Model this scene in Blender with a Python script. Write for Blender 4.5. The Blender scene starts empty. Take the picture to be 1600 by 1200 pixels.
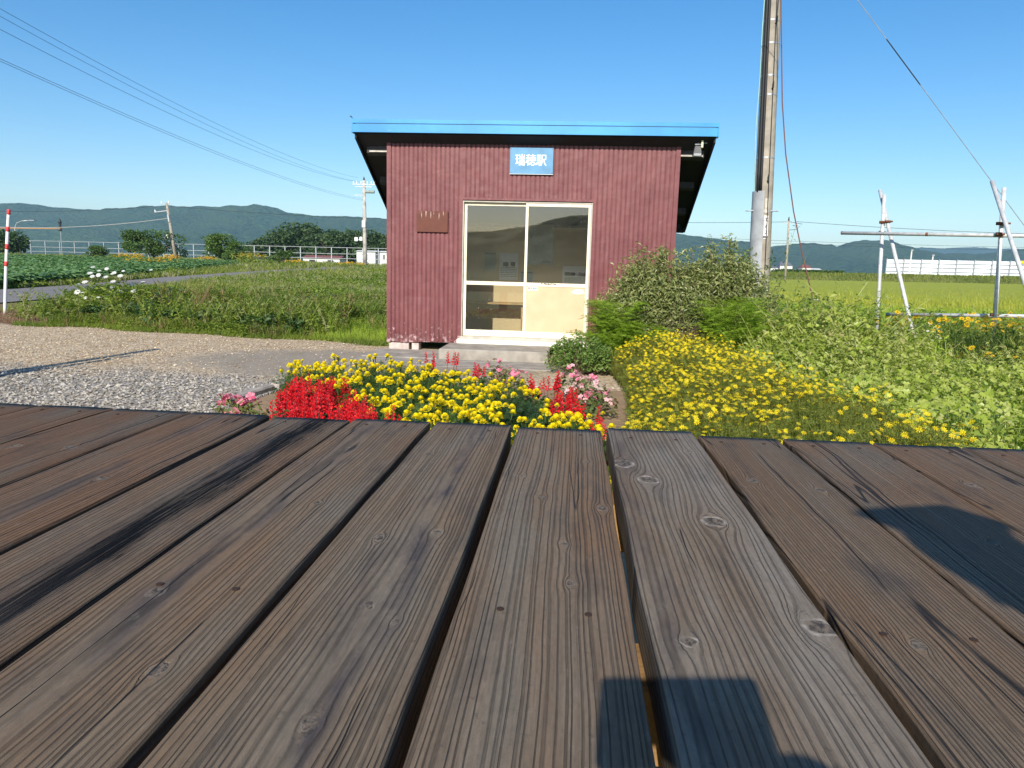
import bpy, math, random
import numpy as np
from mathutils import Vector, Matrix, Quaternion
random.seed(7)
RNG = np.random.default_rng(11)
sc = bpy.context.scene
COL = sc.collection

# ------------------------------------------------------------------ camera
YAW, PITCH, ROLL, FPX = -.0785, .1556, .0275, 1124.0
CAM = np.array([.277, -9.798, 1.135])
fw = np.array([math.sin(YAW)*math.cos(PITCH), math.cos(YAW)*math.cos(PITCH), -math.sin(PITCH)])
ri = np.array([math.cos(YAW), -math.sin(YAW), 0.])
up = np.cross(ri, fw)
r2 = ri*math.cos(ROLL)+up*math.sin(ROLL); u2 = up*math.cos(ROLL)-ri*math.sin(ROLL)
cd = bpy.data.cameras.new('camera'); cam = bpy.data.objects.new('camera', cd); COL.objects.link(cam)
cd.sensor_width = 36; cd.lens = FPX/1600*36; cd.clip_start = .02; cd.clip_end = 12000
M = Matrix.Identity(4)
for i in range(3):
    M[i][0] = r2[i]; M[i][1] = u2[i]; M[i][2] = -fw[i]; M[i][3] = CAM[i]
cam.matrix_world = M
sc.camera = cam

# ------------------------------------------------------------------ light
SUN_EL, SUN_AZ = math.radians(31), math.radians(6)     # light travels towards +Y, a little to +X
wd = bpy.data.worlds.new("World"); sc.world = wd; wd.use_nodes = True
nt = wd.node_tree; bg = nt.nodes['Background']
sky = nt.nodes.new('ShaderNodeTexSky'); sky.sky_type = 'NISHITA'; sky.sun_disc = False
sky.sun_elevation = SUN_EL; sky.sun_rotation = math.pi+SUN_AZ
sky.air_density = 1.0; sky.dust_density = .6; sky.ozone_density = 2.2
hs_ = nt.nodes.new('ShaderNodeHueSaturation'); hs_.inputs['Saturation'].default_value = 1.38
nt.links.new(sky.outputs[0], hs_.inputs['Color']); nt.links.new(hs_.outputs[0], bg.inputs[0]); bg.inputs[1].default_value = .114
sl = bpy.data.lights.new('sun', 'SUN'); sun = bpy.data.objects.new('sun', sl); COL.objects.link(sun)
sl.energy = 4.8; sl.angle = math.radians(.55); sl.color = (1, .93, .82)
ld = Vector((math.sin(SUN_AZ)*math.cos(SUN_EL), math.cos(SUN_AZ)*math.cos(SUN_EL), -math.sin(SUN_EL)))
sun.rotation_euler = ld.to_track_quat('-Z', 'Y').to_euler()
sc.view_settings.view_transform = 'Standard'; sc.view_settings.look = 'None'
sc.view_settings.exposure = 0.47; sc.view_settings.gamma = 1
sc.render.engine = 'CYCLES'
sc.cycles.max_bounces = 8; sc.cycles.transparent_max_bounces = 12; sc.cycles.volume_bounces = 0
sc.cycles.use_denoising = True

# ------------------------------------------------------------------ object helpers
def tag(o, label=None, cat=None, group=None, kind=None):
    if label and not 4 <= len(label.split()) <= 16: print('LABEL', len(label.split()), label)
    if label: o['label'] = label
    if cat: o['category'] = cat
    if group: o['group'] = group
    if kind: o['kind'] = kind
    return o
def empty(name, loc=(0, 0, 0), rz=0, label=None, cat=None, group=None):
    o = bpy.data.objects.new(name, None); COL.objects.link(o); o.location = loc; o.rotation_euler = (0, 0, rz)
    o.empty_display_size = .1
    return tag(o, label, cat, group)
def mk(name, V, faces, mats, parent=None, mi=None, smooth=False, loc=None):
    """V (N,3); faces: list of int arrays (k,3|4)"""
    me = bpy.data.meshes.new(name)
    V = np.asarray(V, dtype=np.float32)
    me.vertices.add(len(V)); me.vertices.foreach_set('co', V.ravel())
    if not isinstance(faces, (list, tuple)): faces = [faces]
    lens = np.concatenate([np.full(len(f), f.shape[1]) for f in faces if len(f)])
    idx = np.concatenate([f.ravel() for f in faces if len(f)]).astype(np.int32)
    me.loops.add(len(idx)); me.loops.foreach_set('vertex_index', idx)
    me.polygons.add(len(lens)); st = np.concatenate([[0], np.cumsum(lens)[:-1]])
    me.polygons.foreach_set('loop_start', st.astype(np.int32))
    if mi is not None: me.polygons.foreach_set('material_index', np.asarray(mi, dtype=np.int32))
    me.polygons.foreach_set('use_smooth', np.full(len(lens), smooth))
    me.update(calc_edges=True); me.validate()
    if not isinstance(mats, (list, tuple)): mats = [mats]
    for m in mats: me.materials.append(m)
    o = bpy.data.objects.new(name, me); COL.objects.link(o)
    if parent: o.parent = parent
    if loc is not None: o.location = loc
    return o
class MB:
    def __init__(s): s.v = []; s.q = []; s.t = []; s.n = 0; s.mq = []; s.mt = []
    def add(s, V, Q=None, T=None, m=0):
        V = np.asarray(V, float)
        s.v.append(V)
        if Q is not None and len(Q): s.q.append(np.asarray(Q)+s.n); s.mq.append(np.full(len(Q), m))
        if T is not None and len(T): s.t.append(np.asarray(T)+s.n); s.mt.append(np.full(len(T), m))
        s.n += len(V); return s
    def box(s, a, b, m=0, bev=0):
        x0, y0, z0 = a; x1, y1, z1 = b
        if bev:
            e = bev; V = []; 
            for z, k in ((z0, e), (z0+e, 0), (z1-e, 0), (z1, e)):
                V += [(x0+k+ (e if k == 0 else 0), y0+k, z), (x1-k-(e if k == 0 else 0), y0+k, z), (x1-k, y0+k+(e if k == 0 else 0), z), (x1-k, y1-k-(e if k == 0 else 0), z),
                      (x1-k-(e if k == 0 else 0), y1-k, z), (x0+k+(e if k == 0 else 0), y1-k, z), (x0+k, y1-k-(e if k == 0 else 0), z), (x0+k, y0+k+(e if k == 0 else 0), z)]
            Q = []
            for l in range(3):
                for i in range(8):
                    j = (i+1) % 8; Q.append((l*8+i, l*8+j, l*8+8+j, l*8+8+i))
            for l, f in ((0, 1), (3, 0)):
                r = [l*8+i for i in range(8)]
                for c in ((0, 1, 4, 5), (1, 2, 3, 4), (0, 5, 6, 7)):
                    q = [r[i] for i in c]; Q.append(q[::-1] if f else q)
            return s.add(V, Q, m=m)
        V = [(x0, y0, z0), (x1, y0, z0), (x1, y1, z0), (x0, y1, z0), (x0, y0, z1), (x1, y0, z1), (x1, y1, z1), (x0, y1, z1)]
        Q = [(3, 2, 1, 0), (4, 5, 6, 7), (0, 1, 5, 4), (1, 2, 6, 5), (2, 3, 7, 6), (3, 0, 4, 7)]
        return s.add(V, Q, m=m)
    def tube(s, pts, rad, n=8, m=0, caps=True):
        P = [Vector(p) for p in pts]; k = len(P)
        R = rad if hasattr(rad, '__len__') else [rad]*k
        t0 = (P[1]-P[0]).normalized()
        a = Vector((0, 0, 1)) if abs(t0.z) < .9 else Vector((1, 0, 0))
        u = t0.cross(a).normalized(); V = []
        for i in range(k):
            t = (P[min(i+1, k-1)]-P[max(i-1, 0)]).normalized()
            u = (u-t*u.dot(t)).normalized(); w = t.cross(u)
            for j in range(n):
                an = 2*math.pi*j/n; V.append(P[i]+(u*math.cos(an)+w*math.sin(an))*R[i])
        Q = [(i*n+j, i*n+(j+1) % n, (i+1)*n+(j+1) % n, (i+1)*n+j) for i in range(k-1) for j in range(n)]
        T = []
        if caps:
            V += [P[0], P[-1]]; c0, c1 = k*n, k*n+1
            T = [(c0, (j+1) % n, j) for j in range(n)]+[(c1, (k-1)*n+j, (k-1)*n+(j+1) % n) for j in range(n)]
        return s.add([tuple(v) for v in V], Q, T, m)
    def arrays(s): return np.concatenate(s.v), s.q, s.t
    def build(s, name, mats, parent=None, smooth=False, loc=None):
        V = np.concatenate(s.v); f = []; mi = []
        if s.q: f.append(np.concatenate(s.q)); mi.append(np.concatenate(s.mq))
        if s.t: f.append(np.concatenate(s.t)); mi.append(np.concatenate(s.mt))
        return mk(name, V, f, mats, parent, np.concatenate(mi), smooth, loc)
def quads(V): return None
def scat(T, pos, sc_, rz, tilt=None, tdir=None, m=0, mb=None, dirs=None):
    """instance template T=(V,Q,Tri) at pos with scale, z-rotation and tilt; or orient +Z to dirs"""
    V, Q, Tr = T; V = np.asarray(V, float); n = len(pos); pos = np.asarray(pos, float)
    sc_ = np.broadcast_to(np.asarray(sc_, float).reshape(-1, 1) if np.ndim(sc_) < 2 else np.asarray(sc_, float), (n, 3) if np.ndim(sc_) == 2 else (n, 1))
    P = V[None]*sc_[:, None, :]
    rz = np.broadcast_to(rz, n); c, s = np.cos(rz)[:, None], np.sin(rz)[:, None]
    X = P[..., 0]*c-P[..., 1]*s; Y = P[..., 0]*s+P[..., 1]*c; Z = P[..., 2]
    P = np.stack([X, Y, Z], -1)
    if dirs is None and tilt is not None:
        tilt = np.broadcast_to(tilt, n); tdir = RNG.uniform(0, 2*np.pi, n) if tdir is None else np.broadcast_to(tdir, n)
        dirs = np.stack([np.sin(tilt)*np.cos(tdir), np.sin(tilt)*np.sin(tdir), np.cos(tilt)], -1)
    if dirs is not None:
        d = dirs/np.linalg.norm(dirs, axis=1, keepdims=True)
        a = np.cross(np.array([0, 0, 1.]), d); cc = d[:, 2]
        K = 1/(1+np.clip(cc, -.999, 1))
        ax = a[:, None, :]
        cr = np.cross(np.broadcast_to(ax, P.shape), P)
        dot = (P*ax).sum(-1, keepdims=True)
        P = P*cc[:, None, None]+cr+ax*dot*K[:, None, None]
    P = P+pos[:, None, :]
    off = (np.arange(n)*len(V))[:, None, None]
    q = (np.asarray(Q)[None]+off).reshape(-1, 4) if len(Q) else None
    t = (np.asarray(Tr)[None]+off).reshape(-1, 3) if len(Tr) else None
    mb.add(P.reshape(-1, 3), q, t, m)
    return mb
def vnoise(x, y, s=1., seed=0):
    """cheap smooth 2d noise for arrays"""
    x = np.asarray(x, float)/s; y = np.asarray(y, float)/s
    xi = np.floor(x).astype(int); yi = np.floor(y).astype(int); fx = x-xi; fy = y-yi
    def h(a, b):
        n = (a*374761393+b*668265263+seed*1442695041) & 0xffffffff
        n = ((n ^ (n >> 13))*1274126177) & 0xffffffff
        return ((n ^ (n >> 16)) & 0xffff)/65535.
    fx = fx*fx*(3-2*fx); fy = fy*fy*(3-2*fy)
    return (h(xi, yi)*(1-fx)+h(xi+1, yi)*fx)*(1-fy)+(h(xi, yi+1)*(1-fx)+h(xi+1, yi+1)*fx)*fy
def fbm(x, y, s=1., seed=0, o=4):
    r = 0; a = .5
    for i in range(o): r = r+a*vnoise(x, y, s/2**i, seed+i*17); a *= .5
    return r/(1-.5**o)

# ------------------------------------------------------------------ materials
class NT:
    def __init__(s, name):
        s.m = bpy.data.materials.new(name); s.m.use_nodes = True; s.t = s.m.node_tree
        s.b = s.t.nodes['Principled BSDF']; s.out = s.t.nodes['Material Output']
    def n(s, k, **kw):
        x = s.t.nodes.new(k)
        for a, b in kw.items(): setattr(x, a, b)
        return x
    def set(s, sock, v):
        if v is None: return
        if isinstance(v, bpy.types.NodeSocket): s.t.links.new(v, sock)
        else: sock.default_value = v if not (hasattr(v, '__len__') and len(v) == 3 and sock.type == 'RGBA') else (*v, 1)
    def math(s, op, a, b=None, c=None, clamp=False):
        x = s.n('ShaderNodeMath', operation=op, use_clamp=clamp); s.set(x.inputs[0], a)
        if b is not None: s.set(x.inputs[1], b)
        if c is not None: s.set(x.inputs[2], c)
        return x.outputs[0]
    def mix(s, f, a, b, mode='MIX'):
        x = s.n('ShaderNodeMix', data_type='RGBA', blend_type=mode); s.set(x.inputs[0], f); s.set(x.inputs[6], a); s.set(x.inputs[7], b)
        return x.outputs[2]
    def ramp(s, f, stops, interp='LINEAR'):
        x = s.n('ShaderNodeValToRGB'); e = x.color_ramp; e.interpolation = interp
        while len(e.elements) < len(stops): e.elements.new(.5)
        for el, (p, c) in zip(e.elements, stops):
            el.position = p; el.color = (*c, 1) if hasattr(c, '__len__') else (c, c, c, 1)
        s.set(x.inputs[0], f); return x.outputs[0]
    def sm(s, v, a, b):
        x = s.n('ShaderNodeMapRange', interpolation_type='SMOOTHSTEP'); s.set(x.inputs[0], v); x.inputs[1].default_value = a; x.inputs[2].default_value = b
        return x.outputs[0]
    def co(s, kind='Object'): return s.n('ShaderNodeTexCoord').outputs[kind]
    def pos(s): return s.n('ShaderNodeNewGeometry').outputs['Position']
    def mapp(s, v, scale=(1, 1, 1), loc=(0, 0, 0), rot=(0, 0, 0)):
        x = s.n('ShaderNodeMapping'); s.set(x.inputs[0], v); x.inputs[1].default_value = loc; x.inputs[2].default_value = rot; x.inputs[3].default_value = scale; return x.outputs[0]
    def noise(s, v, scale, det=4, rough=.55, dist=0, out=0, dim='3D'):
        x = s.n('ShaderNodeTexNoise', noise_dimensions=dim); s.set(x.inputs['Vector'], v)
        x.inputs['Scale'].default_value = scale; x.inputs['Detail'].default_value = det; x.inputs['Roughness'].default_value = rough; x.inputs['Distortion'].default_value = dist
        return x.outputs[out]
    def vor(s, v, scale, feature='F1', out=0, rnd=1):
        x = s.n('ShaderNodeTexVoronoi', feature=feature); s.set(x.inputs['Vector'], v); x.inputs['Scale'].default_value = scale; x.inputs['Randomness'].default_value = rnd
        return x.outputs[out]
    def bump(s, h, dist=.01, strength=1., nrm=None):
        x = s.n('ShaderNodeBump'); s.set(x.inputs['Height'], h); x.inputs['Distance'].default_value = dist; x.inputs['Strength'].default_value = strength
        if nrm is not None: s.set(x.inputs['Normal'], nrm)
        s.t.links.new(x.outputs[0], s.b.inputs['Normal']); return x.outputs[0]
    def pr(s, col=None, rough=None, metal=None, spec=None, trans=None):
        s.set(s.b.inputs['Base Color'], col); s.set(s.b.inputs['Roughness'], rough); s.set(s.b.inputs['Metallic'], metal); s.set(s.b.inputs['Specular IOR Level'], spec)
        return s
def simple(name, col, rough=.6, metal=0, spec=.4, var=.15, vs=8, bump=0, bs=60):
    k = NT(name); v = k.co()
    n = k.noise(v, vs, 5)
    dark = tuple(c*(1-var) for c in col); lite = tuple(min(1, c*(1+var)) for c in col)
    k.pr(k.ramp(n, [(.3, dark), (.7, lite)]), k.ramp(n, [(.3, max(0, rough-.08)), (.7, min(1, rough+.08))]), metal, spec)
    if bump: k.bump(k.noise(v, bs, 4), bump)
    return k.m
def leafmat(name, cols, rough=.5, transl=.35, spec=.35, tcol=None, patch=None, patch_scale=1.2):
    """cols: stops over random per island; light passes through leaves"""
    k = NT(name); g = k.n('ShaderNodeNewGeometry'); r = g.outputs['Random Per Island']
    st = [(i/max(1, len(cols)-1), c) for i, c in enumerate(cols)]
    c = k.ramp(r, st)
    if patch:
        n = k.noise(g.outputs['Position'], patch_scale, 3)
        c = k.mix(k.ramp(n, [(.42, 0.), (.62, 1.)]), c, k.mix(.6, c, patch))
    k.pr(c, rough, 0, spec)
    tr = k.n('ShaderNodeBsdfTranslucent'); 
    tc = k.mix(1., c, tcol or (1.25, 1.35, .6), 'MULTIPLY'); k.set(tr.inputs[0], tc)
    mx = k.n('ShaderNodeMixShader'); mx.inputs[0].default_value = transl
    k.t.links.new(k.b.outputs[0], mx.inputs[1]); k.t.links.new(tr.outputs[0], mx.inputs[2]); k.t.links.new(mx.outputs[0], k.out.inputs[0])
    return k.m
M_concrete = simple('concrete', (.30, .27, .23), .85, var=.3, vs=6, bump=.003, bs=90)
M_metal = simple('galvanised_steel', (.42, .44, .46), .45, .55, var=.2, vs=14)
M_rust = simple('rusty_steel', (.16, .06, .03), .85, var=.5, vs=25, bump=.001)
M_black = simple('black_rubber', (.02, .02, .022), .6)
M_wire = simple('cable_sheath', (.03, .032, .035), .6)
M_white = simple('white_paint', (.72, .72, .70), .5, var=.12, vs=4)
M_bark = simple('bark', (.12, .09, .065), .9, var=.4, vs=20, bump=.006)

# ------------------------------------------------------------------ terrain
def sstep(a, b, x): t = np.clip((np.asarray(x, float)-a)/(b-a), 0, 1); return t*t*(3-2*t)
def land(x, y):
    x = np.asarray(x, float); y = np.asarray(y, float)
    L = 1.15*sstep(7, 75, y)+.35*sstep(90, 130, y)
    Rr = (.30+.0085*np.clip(x, 0, 120))*sstep(8, 110, y)
    w = sstep(-6, 12, x-y*.04)
    z = L*(1-w)+Rr*w
    # low ditch bank left of the shed
    b = np.exp(-((y-3.2)/1.3)**2)*sstep(-2.3, -4, x)*sstep(-9.5, -7.5, x)*.12
    # grassy embankment on the far right
    e = 1.35*sstep(112, 119, y)*sstep(140, 132, y)*sstep(14, 22, x)
    z = z+b+e*(.9+.1*vnoise(x, y, 5, 3))
    # ridge behind the platform
    rb = sstep(-330, -420, y)*(15+14*sstep(-70, 20, x)+6*fbm(x, y, 40, 5)+5*fbm(x, y, 9, 8))
    return z+rb
def gridmesh(name, xs, ys, zf, mats, **kw):
    X, Y = np.meshgrid(xs, ys); Z = zf(X, Y); nx, ny = len(xs), len(ys)
    V = np.stack([X, Y, Z], -1).reshape(-1, 3)
    i = np.arange(nx-1)[None]+np.arange(ny-1)[:, None]*nx
    Q = np.stack([i, i+1, i+1+nx, i+nx], -1).reshape(-1, 4)
    return mk(name, V, Q, mats, smooth=True, **kw)
def spaced(a, b, pw, n, c=0):
    t = np.linspace(-1, 1, n); s = np.sign(t)*np.abs(t)**pw
    return np.unique(np.concatenate([c+np.where(s < 0, s*(c-a), s*(b-c))]))
k = NT('soil_and_grass')
P = k.pos(); sx = k.n('ShaderNodeSeparateXYZ'); k.t.links.new(P, sx.inputs[0]); gx, gy = sx.outputs[0], sx.outputs[1]
n1 = k.noise(P, .35, 5); n2 = k.noise(P, 6, 5); n3 = k.noise(P, 60, 3)
grass = k.mix(k.ramp(n1, [(.35, 0.), (.65, 1.)]), (.15, .19, .035), (.23, .25, .06))
grass = k.mix(k.ramp(n2, [(.45, 0.), (.7, .8)]), grass, (.12, .095, .045))
soil = k.mix(n2, (.36, .25, .15), (.24, .17, .11))
dry = k.mix(k.ramp(n2, [(.3, 0.), (.7, 1.)]), (.17, .105, .07), (.27, .17, .11))
soilmask = k.math('MULTIPLY', k.sm(gy, -1.2, -2.2), k.sm(gy, -8.5, -8.2))
soilmask = k.math('MULTIPLY', soilmask, k.math('MULTIPLY', k.sm(gx, -3.0, -2.6), k.sm(gx, 1.2, .8)))
c = k.mix(soilmask, grass, soil)
drym = k.math('MULTIPLY', k.sm(k.math('ADD', gx, k.math('MULTIPLY', n1, 2.)), -6.6, -7.6), k.math('MULTIPLY', k.sm(gy, 8, 6), k.sm(gy, -30, -20)))
c = k.mix(drym, c, dry)
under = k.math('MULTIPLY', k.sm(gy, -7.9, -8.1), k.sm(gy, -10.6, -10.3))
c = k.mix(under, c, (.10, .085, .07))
k.pr(c, .95, 0, .2); k.bump(k.math('ADD', k.math('MULTIPLY', n2, .03), k.math('MULTIPLY', n3, .008)), 1.)
M_ground = k.m
gx_ = spaced(-1800, 1600, 3.2, 220, -1); gy_ = np.unique(np.concatenate([spaced(-480, 1700, 3.0, 260, 0), np.linspace(-470, -320, 60)]))
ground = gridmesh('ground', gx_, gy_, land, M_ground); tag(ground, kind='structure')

# gravel lot
k = NT('gravel'); P = k.pos(); sx = k.n('ShaderNodeSeparateXYZ'); k.t.links.new(P, sx.inputs[0]); gx, gy = sx.outputs[0], sx.outputs[1]
vc = k.vor(P, 34, out=1); vd = k.vor(P, 34, out=0); hs = k.n('ShaderNodeSeparateColor'); k.t.links.new(vc, hs.inputs[0]); rr = hs.outputs[0]
nb = k.noise(P, 1.1, 4); wob = k.math('MULTIPLY', k.math('SUBTRACT', nb, .5), 2.4)
tan = k.ramp(rr, [(0., (.31, .225, .135)), (.5, (.47, .355, .225)), (1., (.62, .52, .38))])
grey = k.ramp(rr, [(0., (.20, .175, .145)), (.5, (.30, .27, .23)), (1., (.45, .415, .37))])
asph = k.ramp(k.noise(P, 90, 3), [(.3, (.18, .155, .125)), (.7, (.32, .285, .235))])
near = k.sm(k.math('ADD', gy, wob), -2.6, -3.4)
c = k.mix(near, tan, grey)
# worn grey patch in the middle
px = k.math('DIVIDE', k.math('ADD', gx, 2.2), 2.1); py = k.math('DIVIDE', k.math('ADD', gy, 1.55), 1.25)
d = k.math('ADD', k.math('ADD', k.math('MULTIPLY', px, px), k.math('MULTIPLY', py, py)), k.math('MULTIPLY', wob, .35))
pm = k.sm(k.math('ADD', d, k.math('MULTIPLY', k.math('SUBTRACT', k.noise(P, 7, 4), .5), 1.2)), 1.35, .6); c = k.mix(k.math('MULTIPLY', pm, .8), c, asph)
c = k.mix(k.ramp(k.noise(P, 3, 5), [(.5, 0.), (.75, .35)]), c, (.17, .13, .09))
k.pr(c, .9, 0, .25); k.bump(k.math('MULTIPLY', k.math('SUBTRACT', 1., vd), k.math('SUBTRACT', 1.1, pm)), .012)
M_gravel = k.m
def lot_edge(x):  # far edge of the gravel as a function of x
    return np.interp(x, [-16, -10, -8.6, -7.2, -5.6, -4, -3.2, -2.4, 1.5], [2.6, 2.0, 1.6, 1.45, 1.15, .95, .8, .55, .2])+.18*np.sin(np.asarray(x)*3.1)*.5
def lotgrid():
    xs = np.linspace(-16, 1.6, 140); V = []; ny = 40
    for x in xs:
        y0 = -8.0 if x < -2.55 else (-2.75 if x > -2.3 else -8+(x+2.55)/.25*5.25); y1 = float(lot_edge(x))
        for j in range(ny):
            y = y0+(y1-y0)*j/(ny-1); V.append((x, y, float(land(x, y))+.012+.012*float(fbm(x, y, .8, 2))-.02*(j in (0, ny-1))))
    i = np.arange(ny-1)[None]+np.arange(len(xs)-1)[:, None]*ny
    return V, np.stack([i, i+ny, i+ny+1, i+1], -1).reshape(-1, 4)
V, Q = lotgrid(); tag(mk('gravel_lot', V, Q, M_gravel, smooth=True), kind='structure')

# road
k = NT('asphalt'); P = k.pos(); n = k.noise(P, 120, 3); n2 = k.noise(P, .8, 4)
k.pr(k.mix(n2, k.mix(n, (.14, .13, .125), (.25, .235, .225)), (.22, .20, .19)), .9, 0, .3); k.bump(n, .004); M_road = k.m
rd = [(-12.6, -6), (-13.2, 2), (-13.7, 7), (-14.4, 10), (-15.3, 14.6), (-16.4, 19), (-18.6, 27), (-20.0, 36), (-20.6, 60), (-21.4, 100)]
V = []
yy = np.linspace(-6, 100, 160); rx = np.interp(yy, [p[1] for p in rd], [p[0] for p in rd]); wd_ = np.interp(yy, [0, 12, 36, 100], [4.3, 4.0, 2.6, 2.4])
for x, y, w in zip(rx, yy, wd_):
    for j in range(9):
        xx = x-w*j/8; V.append((xx, y, float(land(xx, y))+.03+.02*math.sin(j/8*math.pi)))
i = np.arange(8)[None]+np.arange(len(yy)-1)[:, None]*9
tag(mk('road', V, np.stack([i+1, i, i+9, i+10], -1).reshape(-1, 4), M_road, smooth=True), kind='structure')

# rice field
k = NT('ripening_rice'); P = k.pos(); st = k.mapp(P, (1, .35, 1), rot=(0, 0, .1)); n = k.noise(st, 3.5, 5, .7); n2 = k.noise(P, .09, 3)
c = k.mix(n, (.24, .27, .02), (.44, .46, .06)); c = k.mix(k.ramp(n2, [(.4, 0.), (.65, .5)]), c, (.30, .37, .035))
k.pr(c, .8, 0, .2); k.bump(n, .25); M_rice = k.m
def ricez(x, y): return land(x, y)+.32+.10*fbm(x, y, .8, 4)*1.0-.5*sstep(13.2, 12.4, y)-.06*sstep(.55, .6, np.abs(((y-30)/24.) % 1-.5)*2*.62)
rs = gridmesh('rice_field', np.concatenate([np.linspace(2, 40, 200), np.linspace(40.5, 140, 140)]), np.concatenate([np.linspace(12.4, 40, 150), np.linspace(40.5, 112, 130)]), ricez, M_rice)
tag(rs, kind='structure')

# mountains
k = NT('forested_slopes'); P = k.pos(); n = k.noise(P, .06, 6, .65); n2 = k.noise(P, .0045, 4); v = k.vor(P, .09)
c = k.mix(k.ramp(n, [(.35, 0.), (.65, 1.)]), (.012, .036, .016), (.055, .11, .04)); c = k.mix(k.ramp(n2, [(.45, 0.), (.6, .6)]), c, (.05, .085, .03))
k.pr(c, .95, 0, .1); k.bump(k.math('ADD', n, k.math('MULTIPLY', v, -.4)), 9.); M_forest = k.m
rp = np.array([(-3600, 190), (-2700, 205), (-2072, 197), (-1974, 194), (-1829, 184), (-1708, 179), (-1576, 193), (-1468, 197.5), (-1350, 197.7), (-1256, 199.5), (-1116, 209), (-1047, 201.5), (-1001, 183), (-932, 175), (-795, 178), (-658, 170), (-434, 156), (-212, 148), (7, 144), (340, 145), (457, 133), (585, 119), (648, 106), (720, 118), (813, 122.5), (895, 109), (915, 127), (956, 136), (1017, 138), (1058, 130), (1141, 108), (1222, 98), (1340, 101), (1460, 120), (1700, 130), (2600, 100)])
def mtz(x, y):
    h = np.interp(x, rp[:, 0], rp[:, 1])+6*(vnoise(x, y*0+3, 45, 9)-.5)
    t = np.clip((y-1650)/850., 0, 1)
    spur = fbm(x+.25*y, y, 260, 21, 4)
    prof = t**1.15*(.72+.28*t)+.32*(spur-.5)*np.sin(np.pi*np.clip(t, 0, 1))
    back = sstep(2500, 3300, y)
    tree = (fbm(x, y, 22, 31, 3)-.5)*9*sstep(0, .15, t)
    return np.maximum(h*prof*(1-back*.7)+tree-2, -3)
tag(gridmesh('mountains', np.arange(-3600, 2600, 11.), np.concatenate([np.arange(1620, 2560, 14.), np.arange(2600, 3400, 100.)]), mtz, M_forest), kind='structure')
rp2 = np.array([(-1200, 130), (1100, 150), (1500, 175), (1900, 190), (2250, 205), (2600, 212), (2900, 205), (3300, 180), (4200, 170)])
def mt2(x, y): return np.interp(x, rp2[:, 0], rp2[:, 1])*1.06*np.clip((y-3900)/700., 0, 1)+(fbm(x, y, 60, 3, 3)-.5)*20-6
tag(gridmesh('far_hills', np.arange(800, 4200, 26.), np.concatenate([np.arange(3890, 4640, 40.)]), mt2, M_forest), kind='structure')

# ------------------------------------------------------------------ platform
def knot_group():
    g = bpy.data.node_groups.new('knot', 'ShaderNodeTree'); I = g.interface
    for n in ('X', 'Y', 'Psi', 'Mask', 'Rim', 'KX', 'KY', 'A'): I.new_socket(n, in_out='INPUT', socket_type='NodeSocketFloat')
    for n in ('Psi', 'Mask', 'Rim'): I.new_socket(n, in_out='OUTPUT', socket_type='NodeSocketFloat')
    gi = g.nodes.new('NodeGroupInput'); go = g.nodes.new('NodeGroupOutput')
    def m(op, a, b=None, c=None, clamp=False):
        x = g.nodes.new('ShaderNodeMath'); x.operation = op; x.use_clamp = clamp
        for i, v in enumerate((a, b, c)):
            if v is None: continue
            if isinstance(v, (int, float)): x.inputs[i].default_value = v
            else: g.links.new(v, x.inputs[i])
        return x.outputs[0]
    o = {s.name: s for s in gi.outputs if s.name}
    dx = m('SUBTRACT', o['X'], o['KX']); dy = m('MULTIPLY', m('SUBTRACT', o['Y'], o['KY']), .5)
    r2 = m('ADD', m('MULTIPLY', dx, dx), m('MULTIPLY', dy, dy))
    a2 = m('MULTIPLY', o['A'], o['A'])
    dy1 = m('MULTIPLY', dy, 1.7)
    rk = m('DIVIDE', m('SQRT', m('ADD', m('MULTIPLY', dx, dx), m('MULTIPLY', dy1, dy1))), o['A'])   # 1 at the knot's edge
    R = m('MAXIMUM', r2, a2)
    term = m('DIVIDE', m('MULTIPLY', dx, a2), R)
    g.links.new(m('SUBTRACT', o['Psi'], m('MULTIPLY', term, 1.05)), go.inputs['Psi'])
    inside = m('MULTIPLY', m('SUBTRACT', 1.0, rk), 6., clamp=True)
    g.links.new(m('MAXIMUM', o['Mask'], inside), go.inputs['Mask'])
    rim = m('SUBTRACT', 1., m('ABSOLUTE', m('MULTIPLY', m('SUBTRACT', rk, 1.05), 4.)), clamp=True)
    g.links.new(m('MAXIMUM', o['Rim'], rim), go.inputs['Rim'])
    return g
KG = knot_group()
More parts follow.
